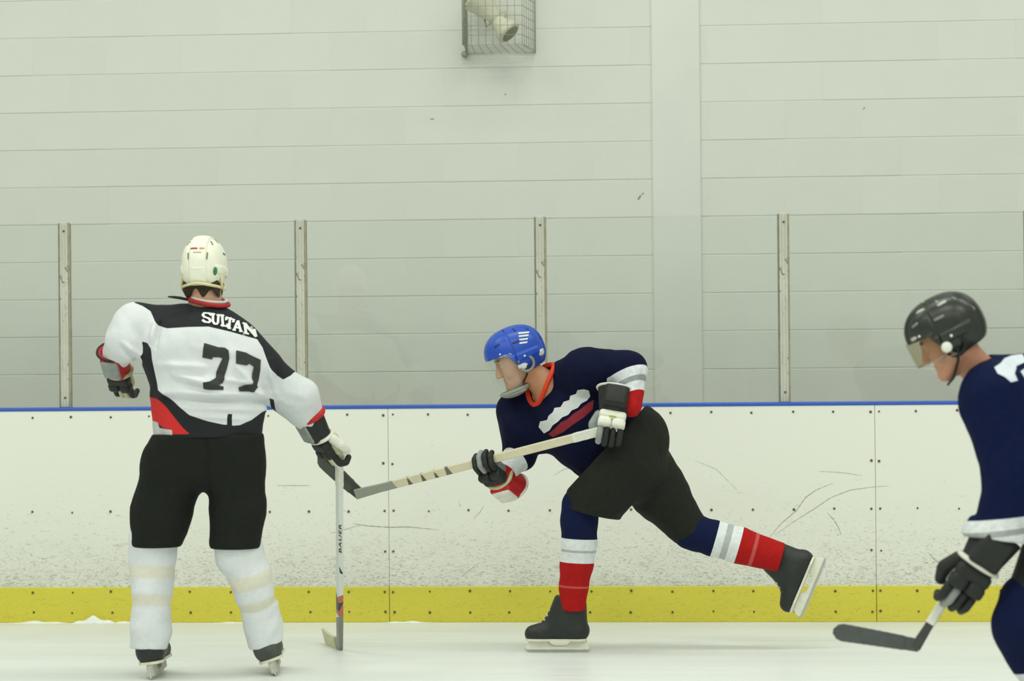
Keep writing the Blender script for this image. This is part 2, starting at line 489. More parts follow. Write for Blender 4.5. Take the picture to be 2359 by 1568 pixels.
# ================================================================== boards
HC, HP, JO = 1.094, 2.037, 1.663
KZ = 0.1785
boards = empty('dasher_boards', (JO, 0, 0))
tag(boards, 'white scuffed rink boards with yellow kick strip and blue top rail', 'rink boards')
bm = bmesh.new()
bmesh.ops.create_cone(bm, cap_ends=True, segments=10, radius1=0.0066, radius2=0.0050, depth=0.004)
bmesh.ops.rotate(bm, verts=bm.verts, cent=(0, 0, 0), matrix=Matrix.Rotation(math.pi / 2, 3, 'X'))
scr = mesh_bm('screw', bm); scr.materials.append(M_screw)
def screw(x, z, y, par):
    o = bpy.data.objects.new('screw', scr)
    put(o, par, Matrix.Translation((x + random.uniform(-0.004, 0.004), y, z + random.uniform(-0.003, 0.003))) @ Matrix.Scale(random.choice((0.8, 1.0, 1.0, 1.15)), 4))
for k in range(-2, 3):
    xa, xb = JO + k * 2.4384, JO + (k + 1) * 2.4384
    p = box('board_panel', (xa + 0.0009, -0.012, KZ), (xb - 0.0009, 0.004, HC - 0.017), M_board, boards, 0.0012)
    q = box('kick_plate', (xa + 0.0012, -0.019, 0.0), (xb - 0.0012, 0.003, KZ + 0.001), M_kick, boards, 0.0025)
    if -1 <= k <= 1:
        xs = [xa + 0.022] + [xa + 0.2032 * i for i in range(1, 12)] + [xb - 0.022]
        for x in xs:
            if x < -0.6 or x > 5.3: continue
            screw(x, 1.046, -0.0135, p); screw(x, 0.562, -0.0135, p)
            screw(x, 0.155, -0.0205, q); screw(x, 0.052, -0.0205, q)
        for x in (xs[0], xs[-1]):
            screw(x, 0.80, -0.0135, p); screw(x, 0.355, -0.0135, p)
box('backing_rail', (-4, 0.006, 0.0), (8, 0.10, HC - 0.018), plain('steel_frame', (120, 122, 116), 0.6), boards)
box('cap_rail', (-4, -0.016, HC - 0.0165), (8, 0.115, HC), M_blue, boards, 0.004, 2)
def scuff(pts, w):
    """a long skate or stick mark rubbed on the panels"""
    P = [pt(x, y, -0.0132) for x, y in pts]
    # smooth polyline
    Q = []
    for i in range(len(P) - 1):
        for t in np.linspace(0, 1, 6, endpoint=False): Q.append(P[i] * (1 - t) + P[i + 1] * t)
    Q.append(P[-1]); V = []; Fc = []
    for i, p in enumerate(Q):
        t = unit(Q[min(i + 1, len(Q) - 1)] - Q[max(i - 1, 0)]); nrm = np.array([-t[2], 0, t[0]])
        ww = w * (0.25 + 0.75 * abs(math.sin(i * 1.7 + len(pts)))) * math.sin(math.pi * (i + 0.7) / (len(Q) + 0.4)) ** 0.4
        V += [p + nrm * ww, p - nrm * ww]
        if i: Fc.append((2 * i - 2, 2 * i - 1, 2 * i + 1, 2 * i))
    obj('scuff_mark', mesh_py('scuff_mark', V, Fc, False), M_scuff, boards)
for pts, w in (([(1772, 1237), (1800, 1205), (1835, 1175), (1856, 1145), (1880, 1128), (1920, 1112)], 0.0016),
               ([(1785, 1232), (1830, 1200), (1875, 1172), (1915, 1145), (1960, 1128), (2013, 1121), (2050, 1119)], 0.0013),
               ([(815, 1206), (850, 1211), (897, 1214), (940, 1213), (1010, 1220)], 0.0019),
               ([(1905, 1180), (1920, 1195), (1932, 1215), (1938, 1232)], 0.0016),
               ([(1885, 1085), (1940, 1088), (1985, 1095)], 0.001),
               ([(760, 1228), (800, 1218), (830, 1208)], 0.001),
               ([(1115, 1165), (1105, 1180), (1090, 1195)], 0.001),
               ([(640, 1118), (715, 1118)], 0.0012),
               ([(1060, 1330), (1085, 1310), (1105, 1295)], 0.001),
               ([(1275, 1095), (1300, 1080), (1325, 1076)], 0.0009),
               ([(2138, 1272), (2155, 1290), (2172, 1302)], 0.0015),
               ([(1700, 1130), (1650, 1080), (1600, 1060)], 0.0007)):
    scuff(pts, w)

# ================================================================== glass and posts
glass = empty('glass_shield', (JO, 0.03, HC))
tag(glass, 'clear safety glass with scuffed aluminium posts standing on the boards', 'rink glass')
bm = bmesh.new()
bm_box(bm, (-0.0215, -0.016, 0), (0.0215, 0.03, HP - HC + 0.004), 0.004, 2)
bm_box(bm, (-0.009, -0.019, 0), (0.009, 0.0, HP - HC - 0.004), 0.003, 1)
post_m = mesh_bm('support_post', bm); post_m.materials.append(M_alu)
bm = bmesh.new(); bm_box(bm, (-0.0045, -0.010, 0), (0.0045, 0.024, HP - HC - 0.002), 0.0015, 1)
gas_m = mesh_bm('gasket', bm); gas_m.materials.append(M_gasket)
gas_d = gas_m.copy(); gas_d.materials.clear(); gas_d.materials.append(M_gasketd)
for i in range(-1, 5):
    X = i * 1.2192
    o = put(bpy.data.objects.new('support_post', post_m), glass, Matrix.Translation((X, 0.03, HC)))
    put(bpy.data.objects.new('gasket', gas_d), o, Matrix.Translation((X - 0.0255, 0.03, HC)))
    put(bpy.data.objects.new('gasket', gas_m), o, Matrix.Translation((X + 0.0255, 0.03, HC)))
    for dz in (0.05, 0.9):
        put(bpy.data.objects.new('screw', scr), o, Matrix.Translation((X + 0.002, 0.010, HC + dz)))
    box('glass_pane', (X + 0.028, 0.034, HC), (X + 1.2192 - 0.028, 0.046, HP - 0.003 + 0.001 * (i % 2)), M_glass, glass, 0.002)

# ================================================================== wire cage and spotlight on the wall
def cage():
    root = empty('wire_guard', pt(1150, 60, GAP))
    tag(root, 'square wire cage fixed to the block wall around a spotlight', 'wire cage')
    D = 0.33
    yb, yf = GAP - 0.006, GAP - D
    bl, br, bz = pt(1076, 124, yb)[0], pt(1233, 122, yb)[0], pt(1150, 123, yb)[2]
    fl, fr, fz = pt(1069, 104, yf)[0], pt(1203, 102, yf)[0], bz + 0.012
    top = bz + 0.62
    wires = []
    nx, nz, nd = 9, 13, 6
    for i in range(nx):
        t = i / (nx - 1); xf = fl + t * (fr - fl); xb = bl + t * (br - bl)
        wires.append([(xf, yf, top), (xf, yf, fz), (xb, yb, bz)])
    for k in range(nz):
        z = fz + (top - fz) * k / (nz - 1)
        wires.append([(bl, yb, z), (fl, yf, z), (fr, yf, z), (br, yb, z)])
    for k in range(1, nd):
        t = k / nd; y = yf + t * (yb - yf)
        a, b = fl + t * (bl - fl), fr + t * (br - fr); z = fz + t * (bz - fz)
        wires.append([(a, y, top), (a, y, z), (b, y, z), (b, y, top)])
    # each polyline as straight wires
    seg = [[w[i], w[i + 1]] for w in wires for i in range(len(w) - 1)]
    tubes('wire_mesh', seg, 0.0016, M_wire, root, 6)
    tube('frame_rod', [(bl, yb, top), (bl, yb, bz), (br, yb, bz), (br, yb, top)], 0.003, M_wire, root)
    tube('hinge_rod', [(fl - 0.004, yf, top), (fl - 0.004, yf, fz)], 0.006, M_wire, root)
    c = np.array([bl - 0.01, yb - 0.01, bz - 0.004])
    tube('corner_knob', [c + (0, -0.02, 0), c + (0, 0.02, 0)], [0.018, 0.015], M_wire, root, 14)
    # the lamp inside
    L = empty('spotlight', pt(1135, 40, GAP - 0.02))
    tag(L, 'beige spotlight head tilted downwards inside the wire cage', 'spotlight')
    yl = GAP - 0.16
    A, Bp, Cc = pt(1098, -8, yl), pt(1143, 46, yl), pt(1176, 78, yl - 0.03)
    def lathe(name, a, b, prof, mat, par, n=20):
        a = np.asarray(a); b = np.asarray(b)
        return tube(name, [a + (b - a) * t for t, _ in prof], [r for _, r in prof], mat, par, n)
    lathe('horn', A, Bp, [(0, 0.095), (0.03, 0.098), (0.08, 0.092), (0.45, 0.066), (0.85, 0.038), (1.0, 0.034)], M_lampb, L)
    lathe('pivot_joint', Bp - 0.012, Bp + 0.012, [(0, 0.02), (0.3, 0.028), (0.7, 0.028), (1, 0.02)], M_lampd, L)
    lathe('lamp_head', Bp, Cc, [(0, 0.034), (0.2, 0.04), (0.5, 0.05), (0.62, 0.054), (0.64, 0.066), (0.94, 0.068), (0.96, 0.06), (0.985, 0.055)], M_lampb, L)
    e = unit(Cc - Bp); lathe('lens', Cc - e * 0.004, Cc + e * 0.002, [(0, 0.054), (1, 0.05)], M_lampd, L)
    tube('bracket', [Bp, Bp + (0.03, 0.08, 0.03), (Bp[0] + 0.03, GAP - 0.005, Bp[2] + 0.05)], 0.012, M_lampb, L)
    tube('cable', [A + (0.02, 0, -0.05), A + (0.05, 0.02, -0.16), Bp + (-0.02, 0, -0.01)], 0.004, M_lampd, L)
cage()

# ================================================================== player parts
SKIN = (190, 146, 118)
M_skin = plain('skin', SKIN, 0.5, 0.08, 25, spec=0.35)
M_hair = plain('dark_brown_hair', (58, 46, 34), 0.8, 0.3, 120, bmp=0.8)
M_eye = plain('eye_white', (178, 168, 152), 0.3, 0.02)
M_iris = plain('iris', (50, 40, 30), 0.3, 0.1)
M_steel = plain('blade_steel', (190, 192, 186), 0.35, 0.08, metal=0.35)
M_blackboot = plain('black_boot_leather', (38, 42, 38), 0.5, 0.12, 40, bmp=0.15)
M_greyboot = plain('worn_grey_boot', (74, 78, 70), 0.55, 0.3, 18, bmp=0.2)
M_holderw = plain('white_blade_holder', (224, 226, 208), 0.45, 0.06)
M_holderg = plain('greyed_blade_holder', (176, 178, 164), 0.5, 0.2, 30)
M_sole = plain('cream_sole', (220, 218, 196), 0.5, 0.06)
M_lace = plain('white_lace', (200, 202, 190), 0.8, 0.1)
M_strap = plain('black_strap', (24, 26, 24), 0.7, 0.1)
M_black = plain('glove_black', (32, 35, 32), 0.6, 0.15, 50, bmp=0.2)
M_white = plain('glove_white', (222, 222, 208), 0.6, 0.1, 40, bmp=0.1)
M_cream = plain('glove_palm_cream', (196, 190, 152), 0.75, 0.18, 40, bmp=0.3)
M_red = plain('glove_red', (186, 28, 34), 0.6, 0.15, 40, bmp=0.1)
M_grey = plain('glove_grey', (142, 148, 144), 0.6, 0.15, 30)
M_navyf = plain('navy_cloth', (24, 34, 84), 0.85, 0.15, 60, bmp=0.2)

def frame(fwd, up):
    x = unit(fwd); y = unit(np.cross(up, x)); z = np.cross(x, y)
    return np.stack([x, y, z], 1)                      # columns = local axes in world
def mat4(R, o):
    return Matrix([[*R[0], o[0]], [*R[1], o[1]], [*R[2], o[2]], [0, 0, 0, 1]])

# ---- head
def head_sdf(q):
    d = ellip(q, (-0.006, 0, 0.032), (0.096, 0.076, 0.092))
    d = smin(d, cone(q, (0.028, 0, 0.01), (0.046, 0, -0.078), 0.060, 0.040), 0.04)
    for s in (-1, 1):
        d = smin(d, cone(q, (-0.012, s * 0.052, -0.055), (0.066, s * 0.012, -0.100), 0.014, 0.014), 0.035)
        d = smin(d, ball(q, (0.062, s * 0.042, -0.028), 0.022), 0.03)
    d = smin(d, ball(q, (0.076, 0, -0.102), 0.017), 0.02)
    d = smin(d, cone(q, (0.084, -0.030, 0.030), (0.084, 0.030, 0.030), 0.012, 0.012), 0.015)
    for s in (-1, 1): d = smax(d, -ball(q, (0.107, s * 0.031, 0.010), 0.020), 0.015)
    d = smin(d, cone(q, (0.090, 0, 0.022), (0.113, 0, -0.032), 0.008, 0.012), 0.012)
    for s in (-1, 1): d = smin(d, ball(q, (0.101, s * 0.011, -0.036), 0.009), 0.008)
    d = smin(d, cone(q, (0.082, -0.02, -0.062), (0.082, 0.02, -0.062), 0.010, 0.010), 0.008)
    d = smin(d, cone(q, (0.080, -0.018, -0.077), (0.080, 0.018, -0.077), 0.010, 0.010), 0.006)
    d = smax(d, -cone(q, (0.098, -0.024, -0.0695), (0.098, 0.024, -0.0695), 0.0055, 0.0055), 0.004)
    for s in (-1, 1):
        e = ellip(q, (-0.012, s * 0.079, -0.008), (0.027, 0.011, 0.033))
        e = smax(e, -ellip(q, (-0.006, s * 0.090, -0.006), (0.016, 0.008, 0.02)), 0.006)
        d = smin(d, e, 0.008)
    return d

# ---- helmet
def helmet_geo():
    xs = [-0.2, -0.13, -0.07, -0.03, -0.005, 0.03, 0.055, 0.2]
    zs = [-0.040, -0.040, -0.052, -0.058, -0.050, 0.000, 0.046, 0.052]
    def shell(q, g=0.0):
        d = ellip(q, (-0.004, 0, 0.040), (0.133 + g, 0.103 + g, 0.116 + g), 2.35)
        return d
    def fn(q):
        o = shell(q)
        mid = smax(shell(q, 0.006), np.abs(q[:, 1]) - 0.040, 0.006)          # raised centre panel
        o = smin(o, mid, 0.004)
        side = smax(shell(q, 0.005), np.maximum(np.abs(q[:, 2] - 0.018) - 0.016, np.abs(q[:, 0] + 0.02) - 0.08), 0.006)
        o = smin(o, side, 0.004)                                              # rim band over the ears
        o = smax(o, -np.maximum(np.abs(np.abs(q[:, 1]) - 0.045) - 0.0022, -(shell(q, -0.004))), 0.002)
        o = smax(o, -np.maximum(np.abs(q[:, 0] - 0.018) - 0.0022, -(shell(q, -0.004))), 0.002)   # split between front and back shell
        inn = ellip(q, (-0.004, 0, 0.034), (0.117, 0.089, 0.104), 2.3)
        d = smax(o, -inn, 0.004)
        cut = (np.interp(q[:, 0], xs, zs) - q[:, 2]).astype(np.float32)
        return smax(d, cut, 0.006)
    return sdf_mesh(fn, (-0.15, -0.125, -0.08), (0.15, 0.125, 0.175), 0.0035)
HELM = helmet_geo()
def surf_patch(V, Fc, pos, dirn, w, h, rot, thick=0.002, n=16, power=4.0):
    """rounded patch laid on a local-space surface, centred where a ray from pos along dirn hits"""
    bvh = BVHTree.FromPolygons([tuple(v) for v in V], [tuple(int(i) for i in f) for f in Fc])
    d = Vector(tuple(unit(dirn))); hit = bvh.ray_cast(Vector(pos) - d * 0.5, d)
    if hit[0] is None: return None
    c, nr = hit[0], hit[1]
    if nr.dot(d) > 0: nr = -nr
    t = nr.cross(Vector((0, 0, 1)))
    if t.length < 1e-3: t = Vector((1, 0, 0))
    t.normalize(); b = nr.cross(t)
    t2 = t * math.cos(rot) + b * math.sin(rot); b2 = nr.cross(t2)
    P = []; 
    rings = (0.0, 0.5, 1.0); VV = []; FF = []
    for r in rings:
        for k in range(n if r else 1):
            an = 2 * math.pi * k / n; ca, sa = math.cos(an), math.sin(an)
            m = (abs(ca) ** power + abs(sa) ** power) ** (-1 / power) * r
            p = c + t2 * (w / 2 * ca * m) + b2 * (h / 2 * sa * m)
            hh = bvh.ray_cast(p + nr * 0.03, -nr)
            q = hh[0] if hh[0] is not None else p
            VV.append(q + nr * thick)
    for k in range(n):
        k2 = (k + 1) % n
        FF.append((0, 1 + k, 1 + k2)); FF.append((1 + k, 1 + n + k, 1 + n + k2, 1 + k2))
    # skirt down into the shell
    o = len(VV)
    for k in range(n): VV.append(VV[1 + n + k] - nr * (thick + 0.003))
    for k in range(n):
        k2 = (k + 1) % n; FF.append((1 + n + k, o + k, o + k2, 1 + n + k2))
    return mesh_py('patch', VV, FF, True)
def helmet(person, wm, mat, vent_mat, ear_mat, name='helmet', loop_mat=None, rim=None, stripes=(), visor=None, chin=True, strapmat=None):
    V, Fc = HELM
    h = obj(name, mesh_np(name, V, Fc), mat, person, wm)
    def patch(nm, pos, d, w, hh, rot, m, th=0.0015):
        me = surf_patch(V, Fc, pos, d, w, hh, rot, th, 18, 2.0 if 0.01 < w < hh else 4.0)
        if me: obj(nm, me, m, h, wm)
    for s in (-1, 1):
        patch('vent', (-0.02, s * 0.060, 0.125), (0.45, 0, -1), 0.010, 0.034, 0, vent_mat)
        patch('vent', (-0.07, s * 0.056, 0.11), (0.75, 0, -0.8), 0.008, 0.026, 0, vent_mat)
        patch('vent', (-0.1, s * 0.046, 0.065), (1, 0, -0.15), 0.007, 0.030, 0.12 * s, vent_mat)
        patch('vent', (-0.01, s * 0.09, 0.085), (0, -s, -0.35), 0.040, 0.009, 0, vent_mat)
        patch('vent', (0.06, s * 0.06, 0.09), (-0.6, -s * 0.6, -0.5), 0.030, 0.009, 0.2, vent_mat)
        patch('rivet', (-0.02, s * 0.1, 0.016), (0, -s, 0), 0.009, 0.009, 0, ear_mat, 0.003)
        patch('rivet', (0.075, s * 0.08, 0.062), (-0.5, -s, 0), 0.008, 0.008, 0, ear_mat, 0.003)
        # ear loop and strap
        e = [(-0.045 + 0.036 * math.cos(a) + 0.03, s * 0.097, -0.018 + 0.036 * math.sin(a)) for a in np.linspace(0.4, 2 * math.pi - 0.4, 14)]
        tube('ear_guard', e, 0.007, loop_mat or ear_mat, h, 8, False, wm)
        if chin:
            tube('chin_strap', [(-0.02, s * 0.096, -0.03), (0.0, s * 0.085, -0.07), (0.045, s * 0.05, -0.118), (0.075, s * 0.016, -0.131)], 0.0045, strapmat or M_strap, h, 6, False, wm)
    if rim:
        tube('shell_rim', [(-0.004 - 0.128 * math.cos(a), 0.100 * math.sin(a), -0.040 - 0.010 * abs(math.sin(a))) for a in np.linspace(-1.25, 1.25, 20)], 0.006, rim, h, 8, False, wm)
    for pos, d, w, hh, rot, m in stripes:
        patch('sticker', pos, d, w, hh, rot, m, 0.0012)
    if visor:
        VV = []; FF = []; na, nz = 25, 12; z0, z1, a1 = visor[0], visor[1], 1.35
        for j in range(nz):
            z = z0 + (z1 - z0) * j / (nz - 1)
            for i in range(na):
                a = -a1 + 2 * a1 * i / (na - 1)
                bl = 1.0 - 0.18 * max(0.0, (0.0 - z) / 0.12) ** 2
                VV.append((-0.004 + 0.146 * bl * math.cos(a) ** 0.9 if math.cos(a) > 0 else -0.004, 0.118 * bl * math.sin(a), z))
        for j in range(nz - 1):
            for i in range(na - 1):
                FF.append((j * na + i, j * na + i + 1, (j + 1) * na + i + 1, (j + 1) * na + i))
        vm = mesh_py('visor', VV, FF)
        vo = obj('visor', vm, visor[2], h, wm)
        sd = vo.modifiers.new('thickness', 'SOLIDIFY'); sd.thickness = 0.003
        tube('visor_rim', [VV[i] for i in range(na)], 0.0022, visor[3], h, 6, False, wm)
    return h

# ---- skate (local: x to the toe, z up, blade bottom at z = 0)
def boot_geo():
    def fn(q):
        d = cone(q, (-0.068, 0, 0.098), (0.10, 0, 0.086), 0.046, 0.040, (0, 1, 0), 0.95)
        d = smin(d, cone(q, (0.08, 0, 0.088), (0.125, 0, 0.084), 0.042, 0.036, (0, 1, 0), 1.05), 0.02)
        d = smin(d, cone(q, (-0.075, 0, 0.10), (-0.068, 0, 0.23), 0.046, 0.050, (0, 1, 0), 0.95), 0.03)
        d = smin(d, cone(q, (-0.01, 0, 0.13), (-0.025, 0, 0.24), 0.055, 0.050, (0, 1, 0), 0.95), 0.04)
        d = smin(d, cone(q, (0.06, 0, 0.11), (0.0, 0, 0.21), 0.03, 0.035), 0.03)
        d = smin(d, smax(cone(q, (-0.08, 0, 0.10), (-0.04, 0, 0.10), 0.051, 0.050), q[:, 2] - 0.135, 0.012), 0.006)     # heel counter
        d = smin(d, smax(cone(q, (0.11, 0, 0.085), (0.125, 0, 0.084), 0.043, 0.040), 0.095 - q[:, 0], 0.006), 0.004)     # toe cap
        d = smax(d, -(np.abs(np.abs(q[:, 2] - 0.15 + 0.15 * q[:, 0]) - 0.001) - 0.0008) * 0 - 1, 0.001)
        d = smax(d, 0.060 - q[:, 2], 0.006)
        return smax(d, q[:, 2] - 0.245 - 0.25 * (q[:, 0] + 0.05), 0.01)
    return sdf_mesh(fn, (-0.15, -0.075, 0.04), (0.19, 0.075, 0.30), 0.004)
BOOT = boot_geo()
def skate(person, wm, bootm, holderm):
    V, Fc = BOOT
    s = obj('skate', mesh_np('boot', V, Fc), bootm, person, wm)
    out = [(-0.118, 0), (-0.112, 0.030), (-0.085, 0.045), (-0.02, 0.040), (0.05, 0.040), (0.11, 0.045), (0.148, 0.030), (0.162, 0)]
    out = out + [(x, -y) for x, y in out[-2:0:-1]]
    bm = bmesh.new(); a = [bm.verts.new((x, y, 0.054)) for x, y in out]; f = bm.faces.new(a)
    r = bmesh.ops.extrude_face_region(bm, geom=[f])
    for v in r['geom']:
        if isinstance(v, bmesh.types.BMVert): v.co.z = 0.064
    bmesh.ops.recalc_face_normals(bm, faces=bm.faces)
    obj('sole', mesh_bm('sole', bm), M_sole, s, wm)
    prof = [(-0.118, 0.055), (-0.124, 0.034), (-0.128, 0.012), (0.160, 0.012), (0.158, 0.030), (0.142, 0.055), (0.062, 0.055), (0.046, 0.036), (0.030, 0.030),
            (-0.020, 0.030), (-0.034, 0.036), (-0.042, 0.055)]
    prism('blade_holder', prof, -0.013, 0.013, holderm, s, wm, 0.003)
    bl = [(-0.130, 0.016), (-0.133, 0.009), (-0.122, 0.002), (-0.10, 0.0), (0.13, 0.0), (0.155, 0.005), (0.168, 0.014), (0.160, 0.020)]
    prism('blade', bl, -0.002, 0.002, M_steel, s, wm)
    lst = []
    for k in range(6):
        t = k / 5; x = 0.085 - 0.07 * t; z = 0.128 + 0.095 * t; r = 0.030 + 0.004 * t
        lst.append([(x - 0.012, -r, z - 0.016), (x + 0.006, -0.012, z + 0.008), (x + 0.006, 0.012, z + 0.008), (x - 0.012, r, z - 0.016)])
    tubes('laces', lst, 0.0035, M_lace, s, 6, wm)
    return s

# ---- glove (local: x wrist to knuckles, z back of the hand, thumb on side*Y)
def glove_geo(side, curl):
    out = {}
    def cuff(q):
        d = cone(q, (-0.13, 0, 0.0), (-0.015, 0, 0.002), 0.070, 0.052, (0, 0, 1), 0.80)
        d = smin(d, rbox(q, (-0.075, 0, 0.047), (0.055, 0.045, 0.016), 0.012), 0.01)
        d = smax(d, -0.135 - q[:, 0], 0.004)
        d = smax(d, -cone(q, (-0.20, 0, 0.0), (-0.13, 0, 0.0), 0.060, 0.055, (0, 0, 1), 0.8), 0.004)
        return smax(d, q[:, 0] - 0.004, 0.01)
    out['cuff'] = sdf_mesh(cuff, (-0.16, -0.10, -0.08), (0.02, 0.10, 0.09), 0.004)
    def back(q):
        ds = [rbox(q, (0.016, 0, 0.022), (0.022, 0.050, 0.024), 0.014),
              rbox(q, (0.056, -0.026, 0.024), (0.022, 0.025, 0.023), 0.013), rbox(q, (0.056, 0.026, 0.024), (0.022, 0.025, 0.023), 0.013)]
        return union(ds, 0.004)
    out['back_pad'] = sdf_mesh(back, (-0.02, -0.07, -0.02), (0.10, 0.07, 0.07), 0.0035)
    def palm(q):
        return smin(rbox(q, (0.035, 0, -0.016), (0.052, 0.046, 0.020), 0.016), ball(q, (0.01, side * 0.03, -0.03), 0.024), 0.02)
    out['palm'] = sdf_mesh(palm, (-0.04, -0.07, -0.08), (0.11, 0.07, 0.03), 0.004)
    L = (0.90, 1.0, 0.97, 0.84)
    for i in range(4):
        y = side * (0.036 - 0.024 * i); l = L[i]
        k0 = np.array([0.080, y, 0.012]); ang = np.cumsum([0.15, 0.95, 1.0]) * curl
        pts = [k0]
        for a, ln in zip(ang, (0.046, 0.036, 0.030)):
            pts.append(pts[-1] + ln * l * np.array([math.cos(a), 0, -math.sin(a)]))
        def fing(q, pts=pts):
            ds = [cone(q, pts[j] * 0.85 + pts[j + 1] * 0.15, pts[j] * 0.15 + pts[j + 1] * 0.85, 0.0160 - 0.001 * j, 0.0155 - 0.001 * j, (0, 1, 0), 0.78) for j in range(3)]
            core = chain(q, [(p, 0.0105) for p in pts], 0.005)
            return smin(union(ds, 0.003), core, 0.003)
        P = np.array(pts)
        out['finger%d' % i] = sdf_mesh(fing, P.min(0) - 0.025, P.max(0) + 0.025, 0.0033)
    def thumb(q):
        return smin(cone(q, (0.0, side * 0.046, -0.016), (0.045, side * 0.062, -0.030), 0.022, 0.021),
                    cone(q, (0.056, side * 0.062, -0.034), (0.090, side * 0.050, -0.048), 0.020, 0.0165), 0.004)
    a = sorted((side * 0.02, side * 0.10))
    out['thumb'] = sdf_mesh(thumb, (-0.035, a[0], -0.09), (0.125, a[1], 0.02), 0.0035)
    return out
_gc = {}
def glove(person, wrist, X, Z, side, mats, curl=1.0, scale=1.0, fcols=None, label=None, sx=1.0):
    """mats: cuff, back, palm, fingers, thumb"""
    key = (side, curl)
    if key not in _gc: _gc[key] = glove_geo(side, curl)
    G = _gc[key]
    x = unit(X); z = np.asarray(Z, float); z = unit(z - (z @ x) * x); y = np.cross(z, x)
    wm = mat4(np.stack([x * sx, y, z], 1) * scale, wrist)
    e = empty('glove', (0, 0, 0), person, wm)
    if label: e['label'] = label
    for nm in ('cuff', 'back_pad', 'palm', 'thumb'):
        mt = mats[nm]
        o = obj(nm, mesh_np(nm, *G[nm]), mt, e, wm)
    for i in range(4):
        mt = fcols[i] if fcols else mats['finger']
        obj('finger', mesh_np('finger', *G['finger%d' % i]), mt, e, wm)
    # roll bars and cuff trims
    if 'trim' in mats:
        pts = [(-0.132, 0.072 * math.cos(a), 0.058 * math.sin(a)) for a in np.linspace(0, 2 * math.pi, 28, endpoint=False)]
        tube('cuff_edge', pts, mats.get('trim_r', 0.006), mats['trim'], e, 8, True, wm)
    if 'band' in mats:
        pts = [(-0.018, 0.056 * math.cos(a), 0.048 * math.sin(a)) for a in np.linspace(0, 2 * math.pi, 28, endpoint=False)]
        tube('wrist_band', pts, 0.009, mats['band'], e, 8, True, wm)
    if 'roll' in mats:
        bm = bmesh.new(); bm_box(bm, (-0.125, -0.040, 0.045), (-0.030, 0.040, 0.070), 0.010, 3)
        obj('cuff_roll', mesh_bm('cuff_roll', bm, True), mats['roll'], e, wm)
    return e, wm

